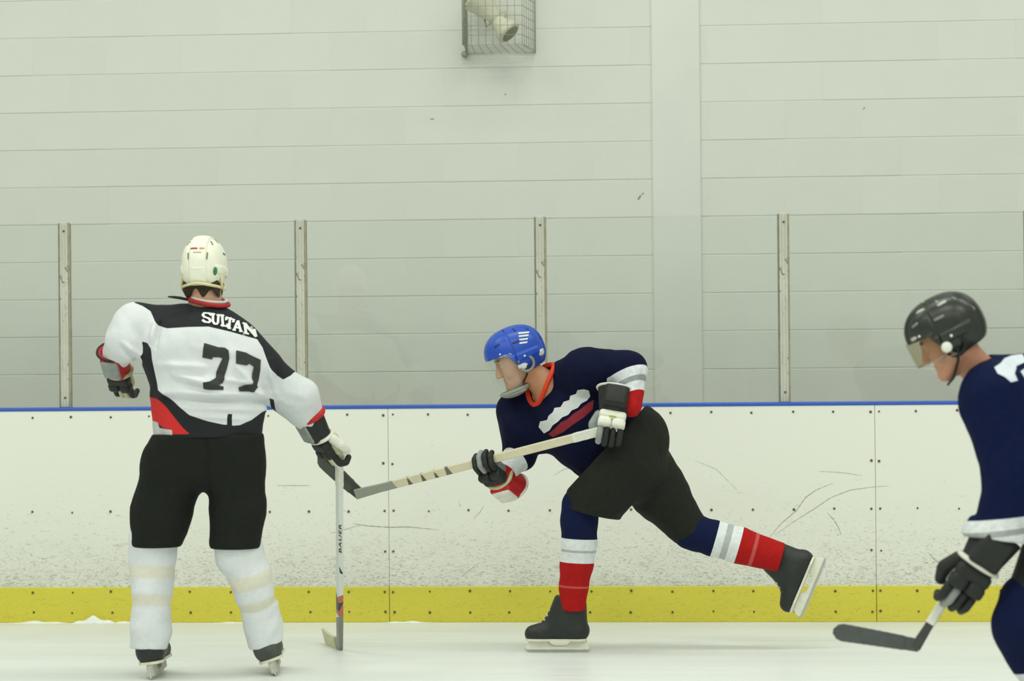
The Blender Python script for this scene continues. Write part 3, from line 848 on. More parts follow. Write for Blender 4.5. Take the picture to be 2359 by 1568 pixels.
# ---- stick
def stick(label, top, heel, toe, mats, blade_up=None, blade_h=(0.058, 0.072), bands=(), taped=True, group=None, w=(0.0145, 0.0105), shaft_masks=()):
    """thing: shaft, blade, tape; top/heel/toe are world points"""
    top, heel, toe = map(lambda v: np.asarray(v, float), (top, heel, toe))
    root = empty('hockey_stick', heel); tag(root, label, 'hockey stick')
    s = unit(top - heel); e = unit(toe - heel)
    nrm = unit(np.cross(e, s)); wide = np.cross(nrm, s)
    # shaft: rounded rectangle swept
    Ls = np.linalg.norm(top - heel); V = []; Fc = []; ns = 200
    a, b = w
    prof = [(a, b - .003), (a - .003, b), (-a + .003, b), (-a, b - .003), (-a, -b + .003), (-a + .003, -b), (a - .003, -b), (a, -b + .003)]
    for i in range(ns + 1):
        t = i / ns; c = heel + s * (Ls * t)
        k = 1.0 if t > 0.12 else 0.72 + 0.28 * t / 0.12
        for u, v in prof: V.append(c + wide * u * (1.0 if t > 0.1 else 1.25 - 2.5 * t) + nrm * v * k)
    n = len(prof)
    for i in range(ns):
        for k in range(n): Fc.append((i * n + k, i * n + (k + 1) % n, (i + 1) * n + (k + 1) % n, (i + 1) * n + k))
    Fc.append(tuple(range(n))[::-1]); Fc.append(tuple(ns * n + k for k in range(n)))
    me = mesh_py('shaft', V, Fc, False); VA = np.array(V)
    t = (VA - heel) @ s
    for nm, t0, t1, slant in shaft_masks:
        set_attr(me, nm, np.minimum(t - t0 + slant * ((VA - heel) @ nrm), t1 - t + slant * ((VA - heel) @ wide)))
    shaft = obj('shaft', me, mats['shaft'], root)
    for nm, t0, t1, mt in bands:
        V2 = []; F2 = []; m2 = max(2, int((t1 - t0) / 0.02))
        for i in range(m2 + 1):
            c = heel + s * (t0 + (t1 - t0) * i / m2)
            gr = 0.0018 if i % 2 else 0.0010
            for u, v in prof: V2.append(c + wide * (u + math.copysign(gr, u)) + nrm * (v + math.copysign(gr, v)))
        for i in range(m2):
            for k in range(n): F2.append((i * n + k, i * n + (k + 1) % n, (i + 1) * n + (k + 1) % n, (i + 1) * n + k))
        F2.append(tuple(range(n))[::-1]); F2.append(tuple(m2 * n + k for k in range(n)))
        obj(nm, mesh_py(nm, V2, F2, False), mt, root)
    # blade
    Lb = np.linalg.norm(toe - heel); up = unit(s - (s @ e) * e) if blade_up is None else unit(blade_up)
    nb = 24; V = []; Fc = []
    for i in range(nb + 1):
        u = i / nb; h = blade_h[0] + (blade_h[1] - blade_h[0]) * u
        edge = 1.0 if u < 0.86 else math.sqrt(max(0.02, 1 - ((u - 0.86) / 0.145) ** 2))
        z0 = h * 0.5 - h * 0.5 * edge; z1 = h * 0.5 + h * 0.5 * edge
        th = 0.0060 - 0.0025 * u
        cv = nrm * (0.030 * u * u)
        for zz, sg in ((z0, -1), (z1, -1), (z1, 1), (z0, 1)):
            V.append(heel - e * 0.012 + e * (u * (Lb + 0.012)) + up * (zz - 0.012) + nrm * sg * th + cv)
    for i in range(nb):
        for k in range(4): Fc.append((i * 4 + k, i * 4 + (k + 1) % 4, i * 4 + 4 + (k + 1) % 4, i * 4 + 4 + k))
    Fc.append((0, 1, 2, 3)); Fc.append((nb * 4 + 3, nb * 4 + 2, nb * 4 + 1, nb * 4))
    bo = obj('blade', mesh_py('blade', V, Fc, False), mats['blade'], root)
    if taped:
        V3 = []; F3 = []
        for i in range(4, nb):
            u = i / nb; q = V[i * 4:i * 4 + 4]; c = sum(q) / 4; g = 1.06 if i % 2 else 1.03
            for k in q:
                dd = k - c; V3.append(c + dd * g + nrm * math.copysign(0.0015, dd @ nrm))
        m3 = nb - 4
        for i in range(m3 - 1):
            for k in range(4): F3.append((i * 4 + k, i * 4 + (k + 1) % 4, i * 4 + 4 + (k + 1) % 4, i * 4 + 4 + k))
        F3.append((0, 1, 2, 3)); F3.append(tuple((m3 - 1) * 4 + k for k in (3, 2, 1, 0)))
        obj('blade_tape', mesh_py('blade_tape', V3, F3, False), mats['tape'], bo)
    return root, (heel, s, wide, nrm)

# ---- cloth / body from bones
def cloth(name, fn, pts, pad, mat, person, vs=0.006, masks=None, it=1):
    P = np.array([p for p in pts]); lo = P.min(0) - pad; hi = P.max(0) + pad
    V, Fc = sdf_mesh(fn, lo, hi, vs, it)
    me = mesh_np(name, V, Fc)
    if masks:
        for nm, val in masks(V).items(): set_attr(me, nm, val)
    return obj(name, me, mat, person), V, Fc
def body(person, J, headR, headO, hs=0.96, facem=None, nr=0.056):
    """one continuous figure; J = joint dict with positions"""
    R = headR.astype(np.float32); O = np.asarray(headO, np.float32)
    def fn(p):
        q = (p - O) @ R / hs
        d = head_sdf(q) * hs
        d = smin(d, cone(p, O + R @ np.array([-0.022, 0, -0.055], np.float32) * hs, J['neck'], nr, nr + 0.006), 0.03)
        tor = [cone(p, J['chest'], J['belly'], 0.125, 0.115), cone(p, J['belly'], J['pelvis'], 0.115, 0.12), cone(p, J['neck'], J['chest'], 0.06, 0.10)]
        for s in 'LR':
            tor += [cone(p, J['chest'], J['sh' + s], 0.08, 0.055), cone(p, J['sh' + s], J['el' + s], 0.052, 0.042), cone(p, J['el' + s], J['wr' + s], 0.042, 0.030),
                    cone(p, J['wr' + s], J['ha' + s], 0.026, 0.022),
                    cone(p, J['pelvis'], J['hip' + s], 0.11, 0.095), cone(p, J['hip' + s], J['kn' + s], 0.085, 0.050), cone(p, J['kn' + s], J['an' + s], 0.055, 0.038),
                    cone(p, J['an' + s], J['to' + s], 0.030, 0.024)]
        b = union(tor, 0.025)
        return smin(d, b, 0.02)
    P = np.array(list(J.values()) + [O + R @ np.array(v, np.float32) for v in ((.14, 0, .14), (-.11, .1, -.12), (.14, -.1, -.14), (0, 0, .14))])
    V, Fc = sdf_mesh(fn, P.min(0) - 0.14, P.max(0) + 0.14, 0.005)
    return obj('body', mesh_np('body', V, Fc), facem or M_skin, person)
def eyes(person, R, O, hs=0.96):
    for s in (-1, 1):
        c = np.array([0.077, s * 0.031, 0.010]) * hs
        for nm, r, off, m in (('eye', 0.0125, 0.0, M_eye),):
            bm = bmesh.new(); bmesh.ops.create_uvsphere(bm, u_segments=16, v_segments=10, radius=r)
            e = obj(nm, mesh_bm(nm, bm, True), m, person, mat4(R, O + R @ c))
            bm = bmesh.new(); bmesh.ops.create_uvsphere(bm, u_segments=12, v_segments=8, radius=0.0062)
            obj('iris', mesh_bm('iris', bm, True), M_iris, e, mat4(R, O + R @ (c + np.array([0.0072, 0, 0]))))
        pts = [R @ (np.array([0.095 - 0.004 * abs(t), s * (0.031 + 0.02 * t), 0.034 + 0.003 * (1 - t * t)]) * hs) + O for t in np.linspace(-1, 1, 7)]
        tube('eyebrow', pts, 0.004, M_hair, person, 6)


# ================================================================== player one: white jersey, seen from behind
def A3(*v): return np.array(v, float)
Y1 = float(on_ice(480, 1561)[1])
def p1(px, py, dy=0.0): return pt(px, py, Y1 + dy)
def player_one():
    P = empty('person', on_ice(480, 1561))
    tag(P, 'skater in white and black number 77 jersey and white helmet, seen from behind', 'person')
    Yd = A3(0, 1, 0)
    s = 0.00182
    J = dict(neck=p1(476, 720, 0.02), chest=p1(472, 800, 0.02), belly=p1(480, 920, 0.0), pelvis=p1(480, 1030, 0.0),
             shL=p1(335, 752, 0.0), elL=p1(292, 782, -0.03), wrL=p1(275, 850, 0.09), haL=p1(272, 880, 0.20),
             shR=p1(590, 838, 0.02), elR=p1(690, 915, 0.12), wrR=p1(736, 1005, 0.25), haR=p1(754, 1036, 0.29),
             hipL=p1(415, 1075), knL=p1(352, 1270, 0.06), anL=p1(345, 1490, 0.0), toL=p1(344, 1515, 0.12),
             hipR=p1(540, 1075), knR=p1(552, 1275, 0.08), anR=p1(612, 1480, 0.05), toR=p1(612, 1508, 0.16))
    SK = []
    for hp, yaw, lean in (((349, 1566), 1.62, -0.12), ((636, 1557), 1.70, -0.34)):
        f = A3(math.cos(yaw), math.sin(yaw), 0)
        SK.append(mat4(frame(f, (lean, 0, 1)) * 1.18, on_ice(*hp) + f * 0.145))
    for sd, w in zip('LR', SK): J['an' + sd] = loc(w, -0.05, 0, 0.15); J['to' + sd] = loc(w, 0.06, 0, 0.10)
    fw = unit((0.05, 1.0, -0.10)); hR = frame(fw, (0.0, 0.05, 1)); hO = p1(471, 637, 0.05)
    body(P, J, hR, hO, 0.96, None, 0.068)
    hm = mat4(hR * np.array([0.98, 0.89, 1.07]), hO)
    M_h = plain('white_helmet', (236, 236, 216), 0.35, 0.04)
    M_hv = plain('helmet_vent_grey', (120, 124, 108), 0.6, 0.1)
    M_cr = plain('cream_plastic', (214, 208, 160), 0.5, 0.05)
    helmet(P, hm, M_h, M_hv, M_cr, rim=M_cr, stripes=[
        ((-0.1, 0.016, 0.088), (1, 0, -0.3), 0.036, 0.008, 0, plain('sticker_red', (176, 70, 72), 0.5, 0.3, 300)),
        ((-0.1, -0.022, 0.088), (1, 0, -0.3), 0.024, 0.008, 0, plain('sticker_orange', (214, 150, 84), 0.5, 0.3, 300)),
        ((-0.1, -0.002, 0.074), (1, 0, -0.2), 0.042, 0.006, 0, plain('sticker_grey', (190, 184, 176), 0.5, 0.2, 300)),
        ((-0.1, 0.0, 0.018), (1, 0, 0), 0.062, 0.006, 0, plain('helmet_pale', (246, 246, 232), 0.4, 0.02)),
        ((-0.09, -0.076, 0.010), (1, 0.35, 0), 0.022, 0.034, 0, plain('sticker_green', (52, 128, 76), 0.5, 0.35, 180))])
    # hair under the helmet
    R32 = hR.astype(np.float32); O32 = hO.astype(np.float32)
    def hair(p):
        q = (p - O32) @ R32 / 0.96
        d = head_sdf(q) - 0.006
        d = smin(d, cone(q, (-0.030, -0.030, -0.060), (-0.030, 0.030, -0.060), 0.070, 0.070), 0.02)
        n0 = O32 + R32 @ np.array([-0.022, 0, -0.055], np.float32) * 0.96
        d = smin(d, cone(p, n0, n0 + 0.6 * (J['neck'].astype(np.float32) - n0), 0.0735, 0.0755), 0.01)
        d = smax(d, q[:, 2] + 0.02, 0.006); d = smax(d, -0.080 - 0.12 * np.abs(q[:, 1]) - q[:, 2] + 0.02 * np.sin(q[:, 1] * 90), 0.006)
        d = smax(d, q[:, 0] - 0.012, 0.006); d = smax(d, np.abs(q[:, 1]) - 0.079, 0.006)
        return d * 0.96 - 0.0012 * folds(p, 3, 200)
    cloth('hair', hair, [hO], 0.16, M_hair, P, 0.004)
    # jersey
    tor = [((472, 806), 100), ((475, 840), 124), ((480, 890), 130), ((484, 912), 119), ((482, 950), 126), ((482, 1000), 129)]
    tc = [(p1(x, y, 0.0), r * s) for (x, y), r in tor]
    shL, elL, wrL = p1(332, 748, 0.0), p1(288, 784, -0.03), p1(268, 828, 0.06)
    shR, elR, wrR = p1(592, 840, 0.02), p1(690, 915, 0.12), p1(714, 962, 0.20)
    def jer(p):
        d = chain(p, tc, 0.02, Yd, 0.70)
        d = smin(d, cone(p, p1(332, 750), p1(450, 746, 0.02), 0.086, 0.096), 0.035)
        d = smin(d, cone(p, p1(482, 748, 0.02), shR, 0.096, 0.082), 0.035)
        d = smin(d, cone(p, p1(400, 800, 0.0), p1(540, 830, 0.0), 0.15, 0.15, Yd, 0.9), 0.05)
        armL = chain(p, [(p1(306, 738, 0.0), 0.074), (shL, 0.080), (p1(300, 755, -0.01), 0.082)], 0.02)
        armL = smin(armL, chain(p, [(p1(312, 745), 0.084), (elL, 0.080), (wrL, 0.058)], 0.03), 0.02)
        armL = smin(armL, cone(p, p1(268, 770, 0.0), p1(256, 806, 0.04), 0.042, 0.040), 0.03)
        armL = smin(armL, ball(p, p1(302, 808, -0.05), 0.046), 0.025)
        d = smin(d, armL, 0.022)
        armR = chain(p, [(shR, 0.082), (elR, 0.075), (wrR, 0.064)], 0.03)
        armR = smin(armR, cone(p, p1(640, 895, 0.08), p1(690, 945, 0.15), 0.072, 0.068), 0.03)
        d = smin(d, armR, 0.03)
        d = d + 0.007 * folds(p, 11, 18, (0.8, 0, 0.35), 0.35) + 0.003 * folds(p, 12, 44, (0.5, 0, -0.8), 0.35)
        back = np.clip((Y1 + 0.06 - p[:, 1]) / 0.08, 0, 1)
        for (a, b, w_, am) in (((372, 905), (600, 912), 0.020, 0.014), ((380, 917), (600, 924), 0.016, -0.014), ((400, 862), (520, 892), 0.014, 0.012), ((365, 840), (470, 845), 0.016, 0.009),
                              ((405, 880), (505, 905), 0.010, -0.008), ((545, 845), (600, 905), 0.012, 0.008), ((560, 880), (612, 925), 0.012, 0.010), ((400, 938), (600, 945), 0.013, 0.008),
                              ((420, 955), (560, 965), 0.012, 0.007), ((350, 745), (345, 800), 0.014, 0.012), ((362, 745), (357, 800), 0.010, -0.010), ((613, 830), (622, 905), 0.013, 0.012),
                              ((625, 860), (632, 915), 0.010, -0.010), ((640, 930), (700, 950), 0.012, 0.008), ((655, 905), (715, 930), 0.014, 0.007), ((280, 790), (318, 822), 0.010, 0.010),
                              ((275, 800), (308, 832), 0.008, -0.008), ((450, 800), (560, 815), 0.02, 0.004), ((480, 870), (600, 885), 0.011, 0.006)):
            d = d + crease(p, p1(*a, -0.15), p1(*b, -0.15), w_, am * 1.7) * back
        # drapes: a blouse fold above the waist and pulls from the right arm
        z, x = p[:, 2], p[:, 0]
        hem = p1(480, 1005)[2]
        d = smax(d, hem - z, 0.006)
        d = smax(d, -cone(p, p1(479, 640, 0.03), p1(479, 696, 0.02), 0.080, 0.074), 0.008)
        e = unit(wrR - elR); d = smax(d, plane(p, wrR + e * 0.012, e), 0.008) if True else d
        return d
    uv = lambda V: np.stack(pix(np.stack([V[:, 0], np.full(len(V), Y1 - 0.13), V[:, 2]], 1)), 1)
    yoke = [(250, 640), (296, 696), (318, 704), (338, 716), (350, 736), (362, 750), (384, 756), (430, 753), (480, 752), (530, 764), (585, 781), (598, 800),
            (606, 822), (616, 846), (628, 866), (641, 875), (656, 866), (671, 846), (760, 800), (640, 640)]
    lower = [(300, 780), (338, 790), (348, 802), (350, 830), (356, 868), (362, 898), (378, 909), (402, 925), (440, 955), (480, 969), (515, 977), (524, 978),
             (526, 953), (536, 953), (535, 980), (552, 979), (575, 968), (596, 950), (604, 946), (609, 918), (618, 922), (616, 945), (616, 1060), (300, 1060)]
    red = [(330, 915), (356, 918), (368, 925), (385, 940), (404, 962), (424, 985), (440, 999), (398, 1000), (396, 990), (372, 985), (358, 976), (330, 970)]
    tail = [(330, 968), (358, 974), (362, 986), (397, 990), (399, 1010), (330, 1010)]
    def msk(V):
        U = uv(V); r = {}
        r['yoke'] = poly_sd(U, yoke) * s
        torso_only = np.where((V[:, 0] < p1(330, 800)[0] - 0.02) & (V[:, 2] > p1(300, 850)[2] - 0.2), -1, 1)
        dl = poly_sd(U, lower) * s
        arm = np.minimum(cone(V.astype(np.float32), shL, elL, 0.088, 0.08), ball(V.astype(np.float32), p1(303, 806, -0.05), 0.058))
        dl = np.minimum(dl, arm - 0.016)
        r['lower'] = dl
        r['red'] = np.minimum(poly_sd(U, red) * s, 1)
        r['tail'] = poly_sd(U, tail) * s
        return r
    M_j = plain('white_jersey', (215, 218, 219), 0.85, 0.03, 60, bmp=0.25, bscale=240, masks=[('yoke', (28, 31, 34)), ('lower', (28, 31, 34)), ('red', (206, 42, 40)), ('tail', (196, 196, 194))])
    jo, JV, JF = cloth('jersey', jer, [p1(225, 690, -0.1), p1(760, 690, 0.3), p1(225, 1005, -0.1), p1(760, 1005, 0.3), p1(480, 690, -0.25)], 0.03, M_j, P, 0.0055, msk)
    # collar rings
    nb = p1(480, 694, 0.015)
    ring = lambda r1, r2, dz, tilt: [nb + A3(r1 * math.cos(a) , r2 * math.sin(a), dz - tilt * r1 * math.cos(a) + 0.012 * math.sin(a)) for a in np.linspace(0, 2 * math.pi, 40, endpoint=False)]
    tube('collar', ring(0.086, 0.082, 0.000, 0.20), 0.009, plain('collar_red', (168, 40, 42), 0.8, 0.1), jo, 8, True)
    tube('collar_lining', ring(0.076, 0.073, 0.012, 0.18), 0.007, plain('collar_white', (206, 200, 198), 0.8, 0.1), jo, 8, True)
    V, Fc = tube_np([p1(432, 690, -0.06), p1(415, 686, -0.08), p1(400, 684, -0.09), p1(387, 683, -0.10)], [0.006, 0.007, 0.006, 0.003], 6)
    obj('neck_strap', mesh_py('neck_strap', V, Fc), M_strap, jo)
    # name and number
    M_num = plain('number_black', (52, 55, 52), 0.8, 0.15, 40); M_nam = plain('name_white', (226, 228, 224), 0.8, 0.04)
    cp = lambda cx, cy: p1(430 + cx / 6.533, 690 + cy / 6.533, -0.16)
    s7a = [(260, 655), (470, 720), (560, 725), (620, 765), (632, 880), (600, 1030), (565, 1150), (570, 1200), (540, 1250), (490, 1290), (555, 1310), (555, 1360), (260, 1345),
           (265, 1245), (360, 1235), (440, 1180), (445, 1090), (480, 1000), (530, 880), (480, 865), (390, 865), (380, 900), (235, 870)]
    s7b = [(725, 768), (860, 800), (930, 840), (1062, 910), (1055, 1060), (1030, 1180), (1010, 1290), (1020, 1320), (985, 1390), (770, 1385), (755, 1320), (850, 1280), (965, 1270),
           (970, 1230), (945, 1180), (945, 1120), (970, 1010), (910, 965), (875, 990), (730, 965)]
    for poly in (s7a, s7b):
        decal('number', [[cp(*q) for q in poly]], (0, 1, 0), (JV, JF), M_num, jo, 0.0042)
    G = {'S': [[(.95, .22), (.75, .06), (.3, .06), (.12, .26), (.3, .45), (.7, .55), (.88, .75), (.7, .94), (.3, .94), (.05, .78)]],
         'U': [[(.2, 0), (.2, .75), (.4, .94), (.65, .94), (.8, .75), (.8, 0)], [(0, .05), (.4, .05)], [(.62, .05), (1, .05)]],
         'L': [[(.32, 0), (.32, 1)], [(.06, .05), (.58, .05)], [(.06, .93), (.98, .93)], [(.93, .95), (.93, .7)]],
         'T': [[(.5, 0), (.5, 1)], [(0, .08), (1, .08)], [(.25, .95), (.75, .95)], [(.05, .08), (.05, .3)], [(.95, .08), (.95, .3)]],
         'A': [[(.5, 0), (.13, 1)], [(.5, 0), (.87, 1)], [(.25, .66), (.75, .66)], [(0, .95), (.3, .95)], [(.7, .95), (1, .95)]],
         'N': [[(.17, 0), (.17, 1)], [(.17, .05), (.83, .95)], [(.83, 0), (.83, 1)], [(0, .05), (.3, .05)], [(0, .95), (.34, .95)], [(.68, .05), (1, .05)]]}
    quads = [('S', (160, 195), (320, 205), (350, 365), (205, 345)), ('U', (310, 208), (445, 238), (462, 388), (345, 375)), ('L', (440, 228), (530, 255), (590, 425), (475, 400)),
             ('T', (525, 258), (650, 300), (640, 452), (560, 430)), ('A', (650, 310), (755, 345), (785, 490), (650, 465)), ('N', (770, 350), (930, 430), (1000, 575), (805, 505))]
    for ch, tl, tr, br, bl in quads:
        tl, tr, br, bl = map(np.array, (tl, tr, br, bl))
        def mp(u, v): return (tl * (1 - u) + tr * u) * (1 - v) + (bl * (1 - u) + br * u) * v
        polys = []
        for st in G[ch]:
            for i in range(len(st) - 1):
                a, b = mp(*st[i]).astype(float), mp(*st[i + 1]).astype(float); t = unit(b - a); nn = np.array([-t[1], t[0]])
                vert = abs(t[1]) > 0.5
                w = 17 if vert else 12
                a = a - t * 5; b = b + t * 5
                polys.append([cp(*(a + nn * w)), cp(*(b + nn * w)), cp(*(b - nn * w)), cp(*(a - nn * w))])
        decal('name_letter', polys, (0, 1, 0), (JV, JF), M_nam, jo, 0.0042, 0.02)
    # pants
    def pan(p):
        d = smin(cone(p, p1(400, 1060), p1(540, 1060), 0.128, 0.130, Yd, 1.05), cone(p, p1(425, 1000), p1(538, 1000), 0.125, 0.125, Yd, 1.15), 0.06)
        L = chain(p, [(p1(402, 1075), 0.136), (p1(371, 1180), 0.122), (p1(361, 1245), 0.108)], 0.03, Yd, 0.95)
        Rr = chain(p, [(p1(542, 1075), 0.128), (p1(547, 1180), 0.112), (p1(542, 1245), 0.106)], 0.03, Yd, 0.95)
        legs = smin(L, Rr, 0.012)
        d = smin(d, legs, 0.03)
        d = d + 0.006 * folds(p, 21, 17, (1, 0, 0.1), 0.4) + 0.002 * folds(p, 22, 60)
        d = d + 0.006 * np.exp(-((p[:, 0] - p1(492, 1080)[0]) / 0.006) ** 2) * (p[:, 2] > p1(480, 1150)[2])     # centre seam
        hem = np.where(p[:, 0] < p1(478, 1200)[0], p1(360, 1259)[2], p1(540, 1263)[2])
        d = smax(d, hem - p[:, 2], 0.012)
        return smax(d, p[:, 2] - p1(480, 998)[2], 0.01)
    cloth('hockey_pants', pan, [p1(295, 980, -0.2), p1(620, 980, 0.2), p1(295, 1265, -0.2), p1(620, 1265, 0.2)], 0.03,
          plain('black_pants', (29, 32, 28), 0.75, 0.1, 40, bmp=0.3, bscale=200, spec=0.15), P, 0.006)
    # socks
    def sock(pts, k, folds_seed, bands_, flare):
        ax0, ax1 = pts[0][0], pts[-1][0]
        e = unit(ax1 - ax0)
        def fn(p):
            d = chain(p, pts, 0.012)
            d = smin(d, smax(chain(p, flare, 0.01), -plane(p, flare[0][0], e), 0.004), 0.002)
            d = d + 0.005 * folds(p, folds_seed, 30, (0.8, 0.2, 0.5), 0.30)
            return smax(d, plane(p, ax1, unit(e + A3(0.0, 0, 0))), 0.004)
        def mk(V): 
            m = np.full(len(V), -1.0)
            for t0, t1 in bands_: m = np.maximum(m, band(V, ax0, ax1, t0, t1))
            return {'tape': m}
        cloth('sock', fn, [ax0, ax1], 0.16, plain('white_sock', (220, 223, 224), 0.85, 0.04, 50, bmp=0.25, bscale=200, spec=0.12, masks=[('tape', (219, 217, 201))]), P, 0.005, mk)
    r = lambda w: w * s / 2
    dl, dr = float(J['anL'][1] - Y1) - 0.02, float(J['anR'][1] - Y1) - 0.02
    sock([(p1(353, 1240, 0.02), r(116)), (p1(352, 1280, 0.04), r(114)), (p1(350, 1320, 0.03), r(102)), (p1(350, 1365, dl * 0.6), r(90)), (p1(349, 1398, dl * 0.9), r(84)), (p1(344, 1494, dl), r(76))],
         0, 31, [(0.245, 0.355), (0.50, 0.605)], [(p1(349, 1400, dl * 0.9), r(90)), (p1(347, 1450, dl), r(96)), (p1(342, 1494, dl), r(86))])
    sock([(p1(545, 1240, 0.03), r(112)), (p1(554, 1280, 0.05), r(114)), (p1(574, 1325, 0.05), r(100)), (p1(588, 1370, dr * 0.6), r(88)), (p1(594, 1394, dr * 0.9), r(84)), (p1(612, 1483, dr), r(74))],
         0, 32, [(0.315, 0.45), (0.565, 0.655)], [(p1(597, 1392, dr * 0.9), r(96)), (p1(605, 1440, dr), r(90)), (p1(612, 1483, dr), r(80))])
    # skates
    for w, bm_ in zip(SK, (M_blackboot, M_greyboot)): skate(P, w, bm_, M_holderg)
    # gloves and stick
    g1 = dict(cuff=M_red, back_pad=M_black, palm=M_cream, thumb=M_black, trim=M_black, band=M_white, roll=M_grey)
    glove(P, p1(276, 860, 0.11), (0.04, 0.66, -0.68), (-0.20, -0.66, -0.68), -1, dict(g1, band=M_cream), 0.75, 1.0, [M_black, M_cream, M_cream, M_black])
    heel = on_ice(783, 1497) + A3(0, 0, 0.012); toe = on_ice(735, 1482) + A3(0, 0, 0.012)
    X1 = unit(A3(0.40, 0.42, -0.82)); Z1 = A3(-0.72, -0.62, -0.1); Z1 = unit(Z1 - (Z1 @ X1) * X1)
    W1 = p1(716, 962, 0.19) + X1 * 0.118
    grip = W1 + X1 * 0.110 - Z1 * 0.024; top = grip + unit(grip - heel) * 0.07
    M_sh = plain('white_shaft', (222, 226, 222), 0.35, 0.03, 20, masks=[('orange', (190, 110, 84)), ('dark', (66, 64, 58)), ('grey', (134, 136, 126))])
    st, (h0, sdir, wide, nrm) = stick('white hockey stick held upright with its blade on the ice', top, heel, toe,
        dict(shaft=M_sh, blade=plain('blade_beige', (160, 158, 128), 0.5, 0.1), tape=plain('beige_tape', (206, 204, 172), 0.8, 0.1)), w=(0.0155, 0.0125),
        bands=[('grip_tape', np.linalg.norm(top - heel) - 0.24, np.linalg.norm(top - heel), M_white)],
        shaft_masks=[('orange', 0.20, 0.32, 1.5), ('dark', 0.27, 0.33, -2.0), ('grey', -0.1, 0.20, 1.0)])
    # printed word and mark along the shaft
    fc = bpy.data.curves.new('w', 'FONT'); fc.body = 'BAUER'; fc.size = 0.0265; fc.shear = 0.35; fc.space_character = 1.12; fc.offset = 0.0004; fc.resolution_u = 3
    tmp = bpy.data.objects.new('w', fc); COL.objects.link(tmp)
    bpy.context.view_layer.update()
    tm = bpy.data.meshes.new_from_object(tmp.evaluated_get(bpy.context.evaluated_depsgraph_get()))
    bpy.data.objects.remove(tmp)
    # the face of the shaft turned to the viewer
    faces = sorted([(nrm, wide, 0.0125, 0.0155), (-nrm, -wide, 0.0125, 0.0155), (wide, nrm, 0.0155, 0.0125), (-wide, -nrm, 0.0155, 0.0125)], key=lambda t: t[0] @ _f)
    fn_, _, off, half = faces[0]
    left = unit(np.cross(fn_, sdir)); left = left if left @ _r < 0 else -left
    Ls = np.linalg.norm(grip - heel)
    ty = (1497 - 1266) / (1497 - pix(grip)[1])
    o0 = heel + (grip - heel) * ty + fn_ * (off + 0.0012) - left * 0.002
    wm = mat4(np.stack([sdir * 2.0, left * 0.72, np.cross(sdir, left)], 1), o0)
    tm.materials.append(plain('print_black', (46, 48, 44), 0.5, 0.05))
    wd = bpy.data.objects.new('printed_word', tm); put(wd, st, wm)
    t2 = (1497 - 1315) / (1497 - pix(grip)[1]); o1 = heel + (grip - heel) * t2 + fn_ * (off + 0.0012)
    Q = [o1 - left * 0.010 + sdir * 0.0, o1 - left * 0.002 + sdir * 0.022, o1 + left * 0.010 + sdir * 0.055, o1 + left * 0.006 + sdir * 0.015, o1 + left * 0.001 + sdir * 0.006]
    obj('printed_mark', mesh_py('printed_mark', Q, [tuple(range(5))], False), tm.materials[0], st)
    glove(P, W1, X1, Z1, 1, dict(g1, thumb=M_white, cuff=M_black, trim=M_red, trim_r=0.013), 1.0, 1.0, [M_black, M_white, M_cream, M_black])
player_one()

